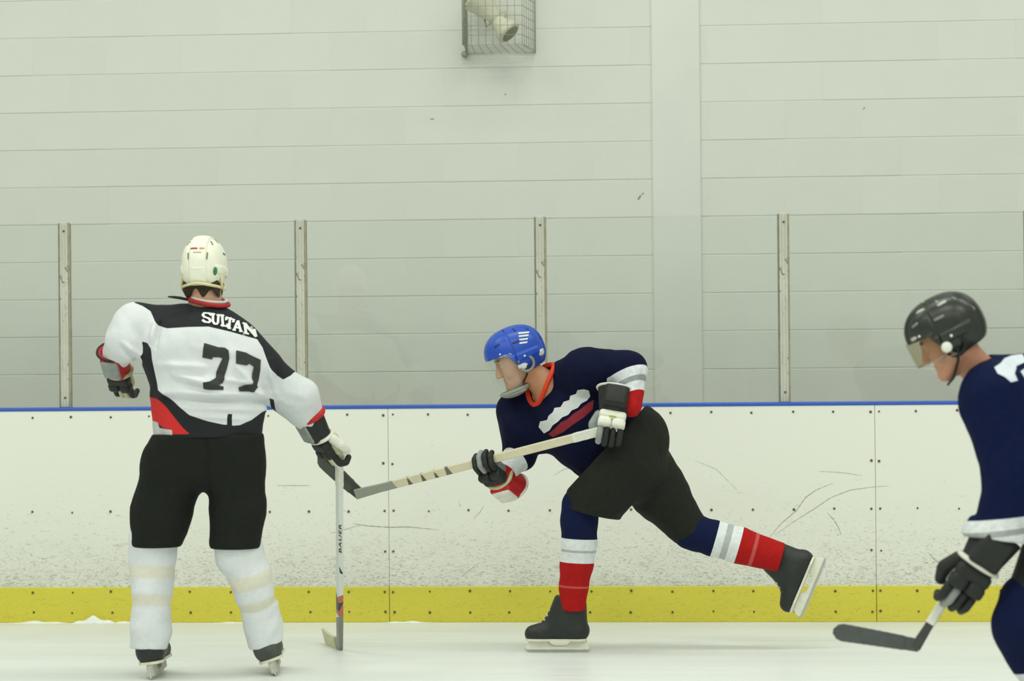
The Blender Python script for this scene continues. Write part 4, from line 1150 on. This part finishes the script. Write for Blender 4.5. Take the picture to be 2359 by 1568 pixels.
# ================================================================== player two: navy jersey, shooting
Y2 = float(on_ice(1285, 1503)[1])
def p2(px, py, dy=0.0): return pt(px, py, Y2 + dy)
def player_two():
    P = empty('person', on_ice(1310, 1503))
    tag(P, 'skater in navy jersey and blue helmet bent forward while shooting', 'person')
    s = 0.00198
    J = dict(neck=p2(1250, 880, 0.02), chest=p2(1300, 915, 0.0), belly=p2(1380, 990, 0.0), pelvis=p2(1440, 1050, 0.0),
             shL=p2(1345, 855, -0.14), elL=p2(1450, 850, -0.20), wrL=p2(1418, 935, -0.24), haL=p2(1405, 965, -0.27),
             shR=p2(1195, 945, 0.12), elR=p2(1200, 1050, 0.10), wrR=p2(1165, 1080, 0.02), haR=p2(1130, 1070, -0.02),
             hipL=p2(1430, 1060, -0.09), knL=p2(1332, 1195, -0.10), anL=p2(1328, 1420, -0.08), toL=p2(1255, 1455, -0.08),
             hipR=p2(1455, 1060, 0.09), knR=p2(1595, 1225, 0.12), anR=p2(1812, 1300, 0.12), toR=p2(1845, 1365, 0.12))
    w0 = mat4(frame((-1, 0.02, 0), (0, 0, 1)), on_ice(1285, 1502) + A3(0.015, 0, 0))
    a, b = p2(1905, 1290, 0.12), p2(1852, 1416, 0.12); f = unit(b - a); up = unit(np.cross(f, (0, 1, 0))); up = up if up[0] < 0 else -up
    w1 = mat4(frame(f, up + A3(0, 0.12, 0)), a + f * 0.125)
    for sd, w in (('L', w0), ('R', w1)): J['an' + sd] = loc(w, -0.045, 0, 0.16); J['to' + sd] = loc(w, 0.07, 0, 0.095)
    fw = unit((-0.90, -0.26, -0.36)); hR = frame(fw, (-0.30, -0.05, 0.95)); hO = p2(1192, 832, -0.02)
    body(P, J, hR, hO, 0.97, plain('skin_tan', (194, 142, 108), 0.5, 0.08, 25)); eyes(P, hR, hO, 0.97)
    hm = mat4(hR, hO)
    M_h = plain('blue_helmet', (34, 76, 178), 0.35, 0.05)
    M_w = plain('helmet_white', (214, 218, 216), 0.45, 0.05)
    h = helmet(P, hm, M_h, plain('helmet_vent_dark', (26, 46, 110), 0.6, 0.1), M_w, loop_mat=plain('ear_loop_grey', (130, 130, 120), 0.5), stripes=[
        ((-0.09, 0.05, 0.0), (1, -0.7, 0), 0.05, 0.03, 0, M_w)],
        visor=(-0.128, 0.052, clear('face_shield', (0.97, 0.98, 0.97), 0.06, 0.05), plain('shield_rim', (150, 156, 148), 0.5)))
    HV = (hR @ HELM[0].T).T + hO
    for k, yy in enumerate((763, 770, 778, 786)):  # white bars on the shell, a glare highlight put in as colour
        decal('stripe', [[p2(x, y, -0.3) for x, y in ((1186 + k, yy + 2.5), (1210 - k, yy), (1210 - k, yy + 4), (1186 + k, yy + 6.5))]], (0, 1, 0), (HV, HELM[1]), M_w, h, 0.0015, 0.01)
    bm = bmesh.new(); bmesh.ops.create_uvsphere(bm, u_segments=18, v_segments=10, radius=1.0)  # white disc added at the ear to stand for the glare there
    for v in bm.verts: v.co = Vector((v.co.x * 0.024, v.co.y * 0.009, v.co.z * 0.020))
    obj('ear_glare', mesh_bm('ear_glare', bm, True), M_w, h, hm @ Matrix.Translation((0.0, 0.088, -0.022)))
    # chin cup of the face shield
    def cup(q):
        d = np.abs(ellip(q, (0.060, 0, -0.108), (0.066, 0.062, 0.034))) - 0.004
        return smax(d, q[:, 2] + 0.108, 0.004)
    V, Fc = sdf_mesh(cup, (-0.02, -0.08, -0.16), (0.14, 0.08, -0.09), 0.004)
    obj('chin_cup', mesh_np('chin_cup', V, Fc), plain('chin_cup_grey', (150, 156, 146), 0.5), h, hm)
    # jersey
    NB = p2(1244, 882, -0.04); NA = unit(A3(-0.80, -0.42, 0.42))
    ax0, ax1 = p2(1283, 912, 0.0), p2(1418, 1038, 0.0); e = unit(ax1 - ax0); Yd = A3(0, 1, 0)
    shL, elL, wrL = p2(1345, 852, -0.13), p2(1448, 850, -0.19), p2(1455, 932, -0.25)
    shR, elR, wrR = p2(1194, 948, 0.12), p2(1198, 1046, 0.10), p2(1166, 1086, 0.02)
    def jer(p):
        d = chain(p, [(p2(1312, 938, 0.0), 0.172), (p2(1350, 978), 0.196), (ax1 + e * 0.03, 0.205)], 0.04, Yd, 0.85)
        d = smin(d, cone(p, shL, elL, 0.102, 0.082), 0.04)
        d = smin(d, cone(p, p2(1288, 880, 0.0), shL, 0.085, 0.095), 0.03)
        d = smin(d, cone(p, p2(1278, 930, 0.04), shR, 0.085, 0.090), 0.03)
        d = smin(d, cone(p, elL, wrL, 0.080, 0.056), 0.025)
        d = smin(d, cone(p, shR, elR, 0.090, 0.078), 0.04)
        d = smin(d, cone(p, p2(1200, 985, 0.05), p2(1240, 1000, 0.05), 0.09, 0.09), 0.04)
        d = smin(d, cone(p, elR, wrR, 0.068, 0.054), 0.02)
        d = d + 0.007 * folds(p, 41, 15, (0.6, 0, -0.7), 0.4) + 0.0025 * folds(p, 42, 45)
        d = smax(d, plane(p, ax1 + e * 0.035, e), 0.008)
        d = smax(d, -cone(p, NB + NA * 0.16, NB, 0.12, 0.094), 0.008)
        return d
    def msk(V):
        r = {}; V32 = V.astype(np.float32)
        dL = np.minimum(0.030 - cone(V32, elL, wrL, 0.080, 0.056), 0.2)
        t = (V - elL) @ (wrL - elL) / ((wrL - elL) @ (wrL - elL)); L = np.linalg.norm(wrL - elL)
        tt = t + 0.24 * ((V[:, 0] - elL[0]) / 0.08) * 0.5 - 0.10
        r['white'] = np.minimum(dL, np.minimum((tt - 0.03) * L, (0.66 - tt) * L))
        r['grey'] = np.minimum(dL, np.minimum((tt - 0.28) * L, (0.42 - tt) * L))
        r['red'] = np.minimum(dL, (tt - 0.66) * L)
        dR = np.minimum(0.03 - cone(V32, elR, wrR, 0.068, 0.054), 0.2)
        t2 = (V - elR) @ (wrR - elR) / ((wrR - elR) @ (wrR - elR)); L2 = np.linalg.norm(wrR - elR)
        r['white'] = np.maximum(r['white'], np.minimum(dR, np.minimum((t2 - 0.35) * L2, (1.05 - t2) * L2)))
        r['red'] = np.maximum(r['red'], np.minimum(dR, (t2 - 1.05) * L2))
        return r
    M_j = plain('navy_jersey', (13, 18, 46), 0.85, 0.15, 40, bmp=0.3, bscale=200, spec=0.12, masks=[('white', (220, 224, 226)), ('grey', (150, 154, 156)), ('red', (172, 30, 30))])
    jo, JV, JF = cloth('jersey', jer, [p2(1130, 780, -0.3), p2(1510, 780, 0.3), p2(1130, 1130, -0.3), p2(1510, 1130, 0.3)], 0.04, M_j, P, 0.006, msk)
    # neckband
    nb = NB - NA * 0.005; ax = NA; u1 = unit(np.cross(ax, (0, 0, 1))); u2 = np.cross(ax, u1)
    tube('collar', [nb + 0.100 * (math.cos(a) * u1 + math.sin(a) * u2) + ax * 0.012 * math.cos(2 * a) for a in np.linspace(0, 2 * math.pi, 40, endpoint=False)], 0.0115,
         plain('collar_orange_red', (206, 58, 26), 0.8, 0.12), jo, 8, True)
    # chest lettering: slanted white script over a red stroke
    wh = [(1237, 985), (1241, 972), (1258, 968), (1262, 958), (1272, 950), (1276, 940), (1290, 938), (1297, 926), (1310, 922), (1312, 912), (1326, 906), (1330, 897), (1345, 895), (1356, 898), (1358, 914),
          (1350, 924), (1338, 930), (1330, 940), (1316, 946), (1308, 956), (1294, 962), (1284, 972), (1272, 980), (1264, 992), (1250, 1000)]
    rd = [(1260, 1001), (1276, 988), (1290, 974), (1306, 966), (1322, 952), (1338, 942), (1352, 930), (1366, 922), (1364, 944), (1344, 962), (1320, 978), (1296, 996), (1272, 1008)]
    c3 = lambda L: [[p2(x, y, -0.2) for x, y in L]]
    decal('chest_lettering', c3(wh), (0, 1, 0), (JV, JF), plain('lettering_white', (208, 212, 210), 0.8, 0.06), jo, 0.003)
    decal('chest_stroke', c3(rd), (0, 1, 0), (JV, JF), plain('lettering_red', (132, 30, 42), 0.8, 0.15), jo, 0.0025)
    # pants
    hipL, knL = p2(1425, 1060, -0.08), p2(1358, 1180, -0.11)
    hipR, knR = p2(1462, 1055, 0.08), p2(1588, 1222, 0.11)
    def pan(p):
        d = cone(p, p2(1452, 1020), p2(1438, 1060), 0.18, 0.198, Yd, 0.95)
        d = smin(d, chain(p, [(hipL, 0.165), (p2(1385, 1120, -0.1), 0.148), (knL, 0.115)], 0.03), 0.04)
        r = chain(p, [(hipR, 0.155), (p2(1520, 1135, 0.1), 0.128), (knR, 0.090)], 0.03)
        d = smin(d, r, 0.03)
        d = smin(d, cone(p, p2(1385, 1150, -0.1), p2(1412, 1192, -0.1), 0.06, 0.025), 0.03)
        d = d + 0.007 * folds(p, 51, 16, (1, 0, -0.6), 0.4) + 0.002 * folds(p, 52, 60)
        eL = unit(A3(-0.24, 0, -0.97)); eR = unit(knR - hipR)
        near = p[:, 1] < Y2
        cutL = plane(p, p2(1362, 1182, -0.1), eL); cutR = plane(p, knR + eR * 0.012, eR)
        d = np.where((cutL > -0.1) & (p[:, 0] < p2(1438, 1180)[0]), smax(d, cutL, 0.01), d)
        d = np.where(p[:, 0] > p2(1500, 1180)[0], smax(d, cutR, 0.01), d)
        return smax(d, -plane(p, ax1 - e * 0.04, e), 0.01)
    cloth('hockey_pants', pan, [p2(1290, 950, -0.3), p2(1640, 950, 0.3), p2(1290, 1270, -0.3), p2(1640, 1270, 0.3)], 0.02,
          plain('black_pants_worn', (33, 36, 30), 0.75, 0.12, 40, bmp=0.3, bscale=200, spec=0.15), P, 0.006)
    def sock(pts, seed, mk):
        a0, a1 = pts[0][0], pts[-1][0]; ee = unit(a1 - pts[-2][0])
        def fn(p):
            d = chain(p, pts, 0.015) + 0.003 * folds(p, seed, 28, (0.3, 0, 1), 0.4)
            return smax(d, plane(p, a1, ee), 0.006)
        M = plain('striped_sock', (17, 26, 60), 0.85, 0.1, 50, bmp=0.25, bscale=200, spec=0.12, masks=[('white', (222, 226, 226)), ('grey', (176, 182, 180)), ('red', (170, 28, 27)), ('pale', (186, 84, 80))])
        cloth('sock', fn, [q for q, _ in pts], 0.14, M, P, 0.005, mk)
    z_ = lambda y: p2(1330, y, -0.1)[2]
    def mkL(V):
        z = V[:, 2] + 0.06 * (V[:, 0] - p2(1330, 1200, -.1)[0])
        bd = lambda a, b: np.minimum(z_(a) - z, z - z_(b))
        return dict(white=bd(1240, 1297), grey=bd(1266, 1272), red=bd(1297, 1500), pale=bd(1352, 1357))
    sock([(p2(1338, 1165, -0.11), 0.086), (p2(1334, 1200, -0.10), 0.083), (p2(1334, 1250, -0.07), 0.080), (p2(1328, 1300, -0.04), 0.073), (p2(1322, 1350, -0.01), 0.064), (p2(1320, 1404, 0.0), 0.055)], 61, mkL)
    ra, rb = p2(1600, 1226, 0.11), p2(1800, 1284, 0.12)
    def mkR(V):
        x = (V - ra) @ unit(rb - ra); L = np.linalg.norm(rb - ra)
        bd = lambda a, b: np.minimum(x - a * L, b * L - x)
        return dict(white=bd(0.235, 0.51), grey=bd(0.33, 0.40), red=bd(0.51, 1.3), pale=bd(0.66, 0.70))
    sock([(p2(1588, 1222, 0.11), 0.080), (ra, 0.081), (p2(1645, 1240, 0.11), 0.079), (p2(1705, 1257, 0.12), 0.081), (rb, 0.070)], 62, mkR)
    # skates
    skate(P, w0, M_blackboot, M_holderw); skate(P, w1, M_blackboot, M_holderw)
    # stick
    hT, hB = p2(1385, 992, -0.30), p2(1125, 1062, -0.05)
    heel = p2(820, 1138, 0.22); d = unit(heel - hT)
    heel = p2(820, 1138, 0.20); toe = p2(722, 1062, 0.24)
    top = hT + unit(hT - heel) * 0.08
    M_sh = plain('cream_shaft', (214, 206, 176), 0.4, 0.05, 30, masks=[('tipg', (150, 152, 140)), ('b1', (96, 94, 84)), ('b2', (96, 94, 84)), ('b3', (96, 94, 84)), ('b4', (110, 106, 92))])
    stick('cream hockey stick with dark stripes swung low by the shooting skater', top, heel, toe,
          dict(shaft=M_sh, blade=plain('blade_dark', (58, 62, 56), 0.5, 0.1), tape=plain('dark_tape', (70, 74, 66), 0.8, 0.15)), blade_up=(0.30, 0.0, 0.72), blade_h=(0.05, 0.075),
          bands=[('grip_tape', np.linalg.norm(top - heel) - 0.22, np.linalg.norm(top - heel), M_white)], w=(0.0190, 0.0125),
          shaft_masks=[('tipg', -0.1, 0.22, 0.5), ('b1', 0.285, 0.305, 0.5), ('b2', 0.36, 0.38, 0.5), ('b3', 0.43, 0.447, 0.5), ('b4', 0.49, 0.52, 0.5)])
    M_olive = plain('logo_olive', (186, 178, 70), 0.6)
    S = unit(heel - top)
    gl = dict(cuff=M_black, back_pad=M_white, palm=M_grey, thumb=M_grey, trim=M_white, finger=M_black, roll=M_black)
    X = unit(A3(-0.14, -0.40, -0.88)); Z = A3(0.12, -0.90, 0.42)
    Zn = unit(Z - (Z @ X) * X)
    gv, gw = glove(P, hT + A3(0.035, 0, -0.022) - (X * 0.080 - Zn * 0.022) * 1.12, X, Z, -1, gl, 1.0, 1.2, [M_grey, M_black, M_black, M_black], None, 0.76)
    Vb, Fb = _gc[(-1, 1.0)]['back_pad']
    for dx in (0.030, 0.050):
        me = surf_patch(Vb, Fb, (dx, 0.0, 0.04), (0, 0, -1), 0.028, 0.007, 0.0, 0.0015)
        if me: obj('logo_bar', me, M_olive, gv, gw)
    g2 = dict(cuff=M_red, back_pad=M_black, palm=M_grey, thumb=M_black, trim=M_white, finger=M_black, band=M_cream, roll=M_white)
    ax_s = lambda px: heel + (top - heel) * ((820 - px) / (820 - 1385.0))
    gp = ax_s(1108)
    X = unit(A3(-0.46, -0.62, 0.42)); X = unit(X - 0.6 * (X @ S) * S); Z = np.cross(X, S)
    Zn = unit(Z - (Z @ X) * X)
    glove(P, gp - (X * 0.085 - Zn * 0.022) * 1.15, X, Zn, 1, g2, 1.0, 1.15, [M_black, M_grey, M_black, M_black], None, 0.82)
player_two()

# ================================================================== player three: cut by the right edge of the picture
Y3 = float(pt(2188, 782, -3.8)[1])
def p3(px, py, dy=0.0): return pt(px, py, Y3 + dy)
def player_three():
    g = p3(2420, 1500, 0.0)
    P = empty('person', (g[0], g[1], 0.0))
    tag(P, 'skater in navy jersey and black helmet carrying a dark stick, cut by the right edge', 'person')
    s = 0.00156; Yd = A3(0, 1, 0)
    J = dict(neck=p3(2262, 862, 0.03), chest=p3(2350, 930, 0.05), belly=p3(2440, 1030, 0.05), pelvis=p3(2520, 1130, 0.05),
             shL=p3(2310, 915, -0.10), elL=p3(2350, 1085, -0.12), wrL=p3(2300, 1225, -0.12), haL=p3(2215, 1340, -0.12),
             shR=p3(2330, 915, 0.22), elR=p3(2420, 1060, 0.25), wrR=p3(2400, 1010, 0.15), haR=p3(2390, 1020, 0.10),
             hipL=p3(2500, 1160, -0.06), knL=p3(2372, 1400, -0.08), anL=p3(2440, 1610, -0.05), toL=p3(2380, 1640, -0.05),
             hipR=p3(2530, 1160, 0.15), knR=p3(2480, 1410, 0.25), anR=p3(2620, 1560, 0.28), toR=p3(2570, 1590, 0.28))
    fw = unit((-0.86, 0.14, -0.44)); hR = frame(fw, (-0.42, 0.0, 0.9)); hO = p3(2188, 784, 0.0)
    body(P, J, hR, hO, 1.0, plain('skin_ruddy', (188, 136, 108), 0.5, 0.08, 25)); eyes(P, hR, hO, 1.0)
    hm = mat4(hR * 1.04, hO)
    M_hg = plain('helmet_grey', (176, 180, 170), 0.4, 0.05)
    M_h = plain('black_helmet', (44, 48, 42), 0.32, 0.1, 30)
    h = helmet(P, hm, M_h, plain('helmet_vent_pale', (120, 124, 114), 0.4), plain('ear_white', (224, 226, 216), 0.4, 0.03), loop_mat=M_strap, stripes=[
        ((0.04, 0.06, 0.14), (-0.4, -0.5, -1), 0.034, 0.012, 0, M_hg), ((-0.04, 0.075, 0.13), (0.0, -0.8, -0.8), 0.036, 0.012, 0, M_hg),
        ((0.09, 0.06, 0.06), (-0.8, -0.8, -0.2), 0.03, 0.012, 0, M_hg)],
        visor=(-0.035, 0.055, clear('half_visor', (0.90, 0.88, 0.82), 0.02, 0.06), plain('visor_edge', (150, 146, 128), 0.4)))
    bm = bmesh.new(); bmesh.ops.create_uvsphere(bm, u_segments=18, v_segments=10, radius=1.0)
    for v in bm.verts: v.co = Vector((v.co.x * 0.019, v.co.y * 0.008, v.co.z * 0.019))
    obj('ear_disc', mesh_bm('ear_disc', bm, True), plain('ear_disc_white', (230, 232, 224), 0.4, 0.03), h, hm @ Matrix.Translation((0.012, 0.103, -0.012)))
    obj('ear_disc', h.children[-1].data, None, h, hm @ Matrix.Translation((-0.032, 0.100, -0.022)) @ Matrix.Scale(0.6, 4))
    # jersey
    shL, elL, wrL = p3(2296, 922, -0.08), p3(2342, 1085, -0.12), p3(2312, 1200, -0.12)
    hem0 = p3(2535, 1120, 0.05); ch = p3(2360, 935, 0.06); e = unit(hem0 - ch)
    def jer(p):
        d = chain(p, [(ch, 0.185), (p3(2450, 1030, 0.05), 0.20), (hem0, 0.215)], 0.04, Yd, 0.95)
        d = smin(d, cone(p, shL, elL, 0.132, 0.118), 0.05)
        d = smin(d, cone(p, p3(2290, 885, 0.03), shL, 0.09, 0.12), 0.05)
        d = smin(d, cone(p, p3(2290, 885, 0.03), p3(2330, 925, 0.2), 0.09, 0.11), 0.05)
        fa = cone(p, elL, wrL, 0.115, 0.098)
        fa = smin(fa, smax(cone(p, p3(2312, 1190, -0.12), p3(2296, 1236, -0.12), 0.096, 0.118), -plane(p, p3(2312, 1188, -0.12), (0, 0, -1)), 0.004), 0.008)
        d = smin(d, smax(fa, plane(p, p3(2300, 1240, -0.12), (-0.15, 0, -1)), 0.008), 0.03)
        d = smin(d, chain(p, [(p3(2335, 925, 0.2), 0.10), (p3(2430, 1060, 0.25), 0.09), (p3(2405, 1020, 0.16), 0.06)], 0.03), 0.04)
        d = d + 0.007 * folds(p, 71, 14, (0.3, 0, -0.9), 0.4) + 0.0025 * folds(p, 72, 45)
        d = smax(d, plane(p, hem0 + e * 0.03, e), 0.01)
        d = smax(d, -cone(p, hO + hR @ A3(-0.03, 0, -0.05), p3(2262, 862, 0.03), 0.06, 0.066), 0.01)
        return d
    def msk(V):
        z = V[:, 2] - 0.10 * (V[:, 0] - wrL[0]); arm = cone(V.astype(np.float32), elL, p3(2296, 1240, -0.12), 0.115, 0.118) < 0.03
        zz = lambda y: p3(2312, y, -0.12)[2]
        return dict(white=np.where(arm, zz(1190) - z, -0.1), grey=np.where(arm, np.minimum(zz(1216) - z, z - zz(1230)), -0.1))
    M_j = plain('navy_jersey_near', (11, 22, 58), 0.85, 0.15, 40, bmp=0.3, bscale=200, spec=0.12, masks=[('white', (212, 216, 216)), ('grey', (160, 162, 160))])
    jo, JV, JF = cloth('jersey', jer, [p3(2190, 800, -0.35), p3(2680, 800, 0.4), p3(2190, 1260, -0.35), p3(2680, 1290, 0.4)], 0.03, M_j, P, 0.0065, msk)
    nb = p3(2256, 866, 0.03); ax = unit(A3(-0.75, 0.0, 0.62)); u1 = Yd; u2 = np.cross(ax, u1)
    tube('collar', [nb + 0.078 * (math.cos(a) * u1 + math.sin(a) * u2) for a in np.linspace(0, 2 * math.pi, 36, endpoint=False)], 0.008,
         plain('collar_dull_red', (130, 56, 44), 0.8, 0.12), jo, 8, True)
    c3 = lambda L: [p3(x, y, -0.3) for x, y in L]
    decal('shoulder_lettering', [c3([(2300, 848), (2318, 838), (2332, 828), (2350, 822), (2380, 818), (2384, 836), (2356, 846), (2346, 862), (2352, 878), (2336, 882), (2322, 870), (2306, 862)]),
                                 c3([(2362, 858), (2380, 850), (2400, 846), (2410, 880), (2380, 890)])], (0, 1, 0), (JV, JF), plain('lettering_pale', (206, 214, 222), 0.8, 0.05), jo, 0.003)
    # pants, socks
    knL = p3(2382, 1392, -0.08); hipL = p3(2500, 1165, -0.06); knR = p3(2490, 1405, 0.25)
    def pan(p):
        d = cone(p, p3(2525, 1110, 0.05), p3(2525, 1170, 0.05), 0.19, 0.21, Yd, 1.0)
        d = smin(d, chain(p, [(hipL, 0.16), (knL, 0.112)], 0.03), 0.04)
        d = smin(d, chain(p, [(p3(2540, 1165, 0.17), 0.155), (knR, 0.112)], 0.03), 0.04)
        d = d + 0.006 * folds(p, 81, 16, (1, 0, -0.5), 0.4)
        a = plane(p, knL + A3(0, 0, 0.0), unit(knL - hipL) + A3(0.2, 0, -0.4))
        d = np.where(p[:, 1] < Y3 + 0.08, smax(d, a, 0.01), smax(d, plane(p, knR, (-.2, 0, -1)), 0.01))
        return smax(d, -plane(p, hem0 - e * 0.05, e), 0.01)
    cloth('hockey_pants', pan, [p3(2290, 1050, -0.3), p3(2700, 1050, 0.4), p3(2290, 1420, -0.3), p3(2700, 1420, 0.4)], 0.02,
          plain('black_pants_near', (26, 29, 25), 0.75, 0.1, 40, bmp=0.3), P, 0.007)
    for pts, seed in (([(p3(2374, 1390, -0.08), 0.112), (p3(2366, 1440, -0.09), 0.122), (p3(2388, 1500, -0.08), 0.108), (p3(2410, 1560, -0.06), 0.085), (p3(2432, 1612, -0.05), 0.060)], 91),
                      ([(p3(2490, 1400, 0.25), 0.108), (p3(2510, 1440, 0.25), 0.10), (p3(2612, 1560, 0.28), 0.06)], 92)):
        ee = unit(pts[-1][0] - pts[0][0])
        def fn(p, pts=pts, seed=seed, ee=ee):
            d = chain(p, pts, 0.02) + 0.003 * folds(p, seed, 28); return smax(d, plane(p, pts[-1][0], ee), 0.006)
        def mk(V, pts=pts):
            z = V[:, 2] - 0.25 * (V[:, 0] - pts[1][0][0]) ; z0 = p3(2366, 1537)[2]
            return dict(white=np.minimum(z0 - z, z - z0 + 0.10), red=z0 - 0.10 - z)
        cloth('sock', fn, [q for q, _ in pts], 0.16, plain('navy_sock', (15, 24, 58), 0.85, 0.1, 50, bmp=0.25, spec=0.12, masks=[('white', (216, 220, 220)), ('red', (180, 36, 34))]), P, 0.006, mk)
    for kx, f in ((J['anL'], (-1, 0.05, 0)), (J['anR'], (-1, 0.1, 0))):
        R = frame(f, (0, 0, 1)); skate(P, mat4(R, (kx[0] + 0.02, kx[1], 0.0)), M_blackboot, M_holderw)
    # stick and glove
    heel, toe = p3(2108, 1492, -0.02), p3(1916, 1462, 0.02)
    top = p3(2395, 1030, 0.13)
    stick('dark hockey stick with grey taped blade held low by the skater at the right edge', top, heel, toe,
          dict(shaft=plain('dark_shaft', (58, 62, 58), 0.4, 0.1), blade=plain('blade_grey', (66, 70, 68), 0.5, 0.1), tape=plain('charcoal_tape', (76, 80, 78), 0.85, 0.12)), blade_h=(0.045, 0.062),
          bands=[('white_tape', 0.10, 0.19, M_white)], w=(0.015, 0.011))
    X = unit(p3(2185, 1395, -0.10) - p3(2290, 1240, -0.12)); Z = A3(0.2, -0.95, 0.1)
    gl = dict(cuff=M_black, back_pad=M_black, palm=M_grey, thumb=M_black, finger=M_black, trim=M_white, band=M_white, roll=M_black)
    glove(P, p3(2246, 1310, -0.13), X, Z, -1, {k: v for k, v in gl.items() if k != 'trim'}, 0.9, 1.32, [M_black, M_grey, M_black, M_black], None, 0.86)
    # far hand at the top of the stick, outside the picture
    S = unit(heel - top)
    X = unit(np.cross(S, (0, -1, 0.2))); glove(P, top + S * 0.06 - X * 0.1, X, np.cross(X, S), 1, gl, 1.0, 1.05)
player_three()

# ================================================================== loose snow at the foot of the boards
def snow(px, w, h, seed):
    c = on_ice(px, 1433); c = A3(c[0], -0.052, 0.0); rs = np.random.RandomState(seed)
    V = []; Fc = []; n, m = 24, 8
    for i in range(n + 1):
        for j in range(m + 1):
            u, v = i / n * 2 - 1, j / m * 2 - 1
            hh = h * max(0, 1 - abs(u) ** 1.6) * max(0, 1 - v * v) * (0.75 + 0.25 * math.sin(i * 0.6 + seed)) + 0.001 * rs.rand()
            V.append(c + A3(u * w / 2, v * 0.03, max(0.0005, hh)))
    for i in range(n):
        for j in range(m):
            a = i * (m + 1) + j; Fc.append((a, a + m + 1, a + m + 2, a + 1))
    return V, Fc
VV = []; FF = []
for px, w, h, sd in ((222, 0.22, 0.040, 1), (95, 0.30, 0.014, 2), (300, 0.2, 0.012, 3), (560, 0.3, 0.008, 4), (940, 0.25, 0.012, 5)):
    V, Fc = snow(px, w, h, sd); o = len(VV); VV += V; FF += [tuple(i + o for i in f) for f in Fc]
tag(obj('snow', mesh_py('snow', VV, FF), M_snow), 'loose snow scraped up along the foot of the boards', 'snow', None, 'stuff')
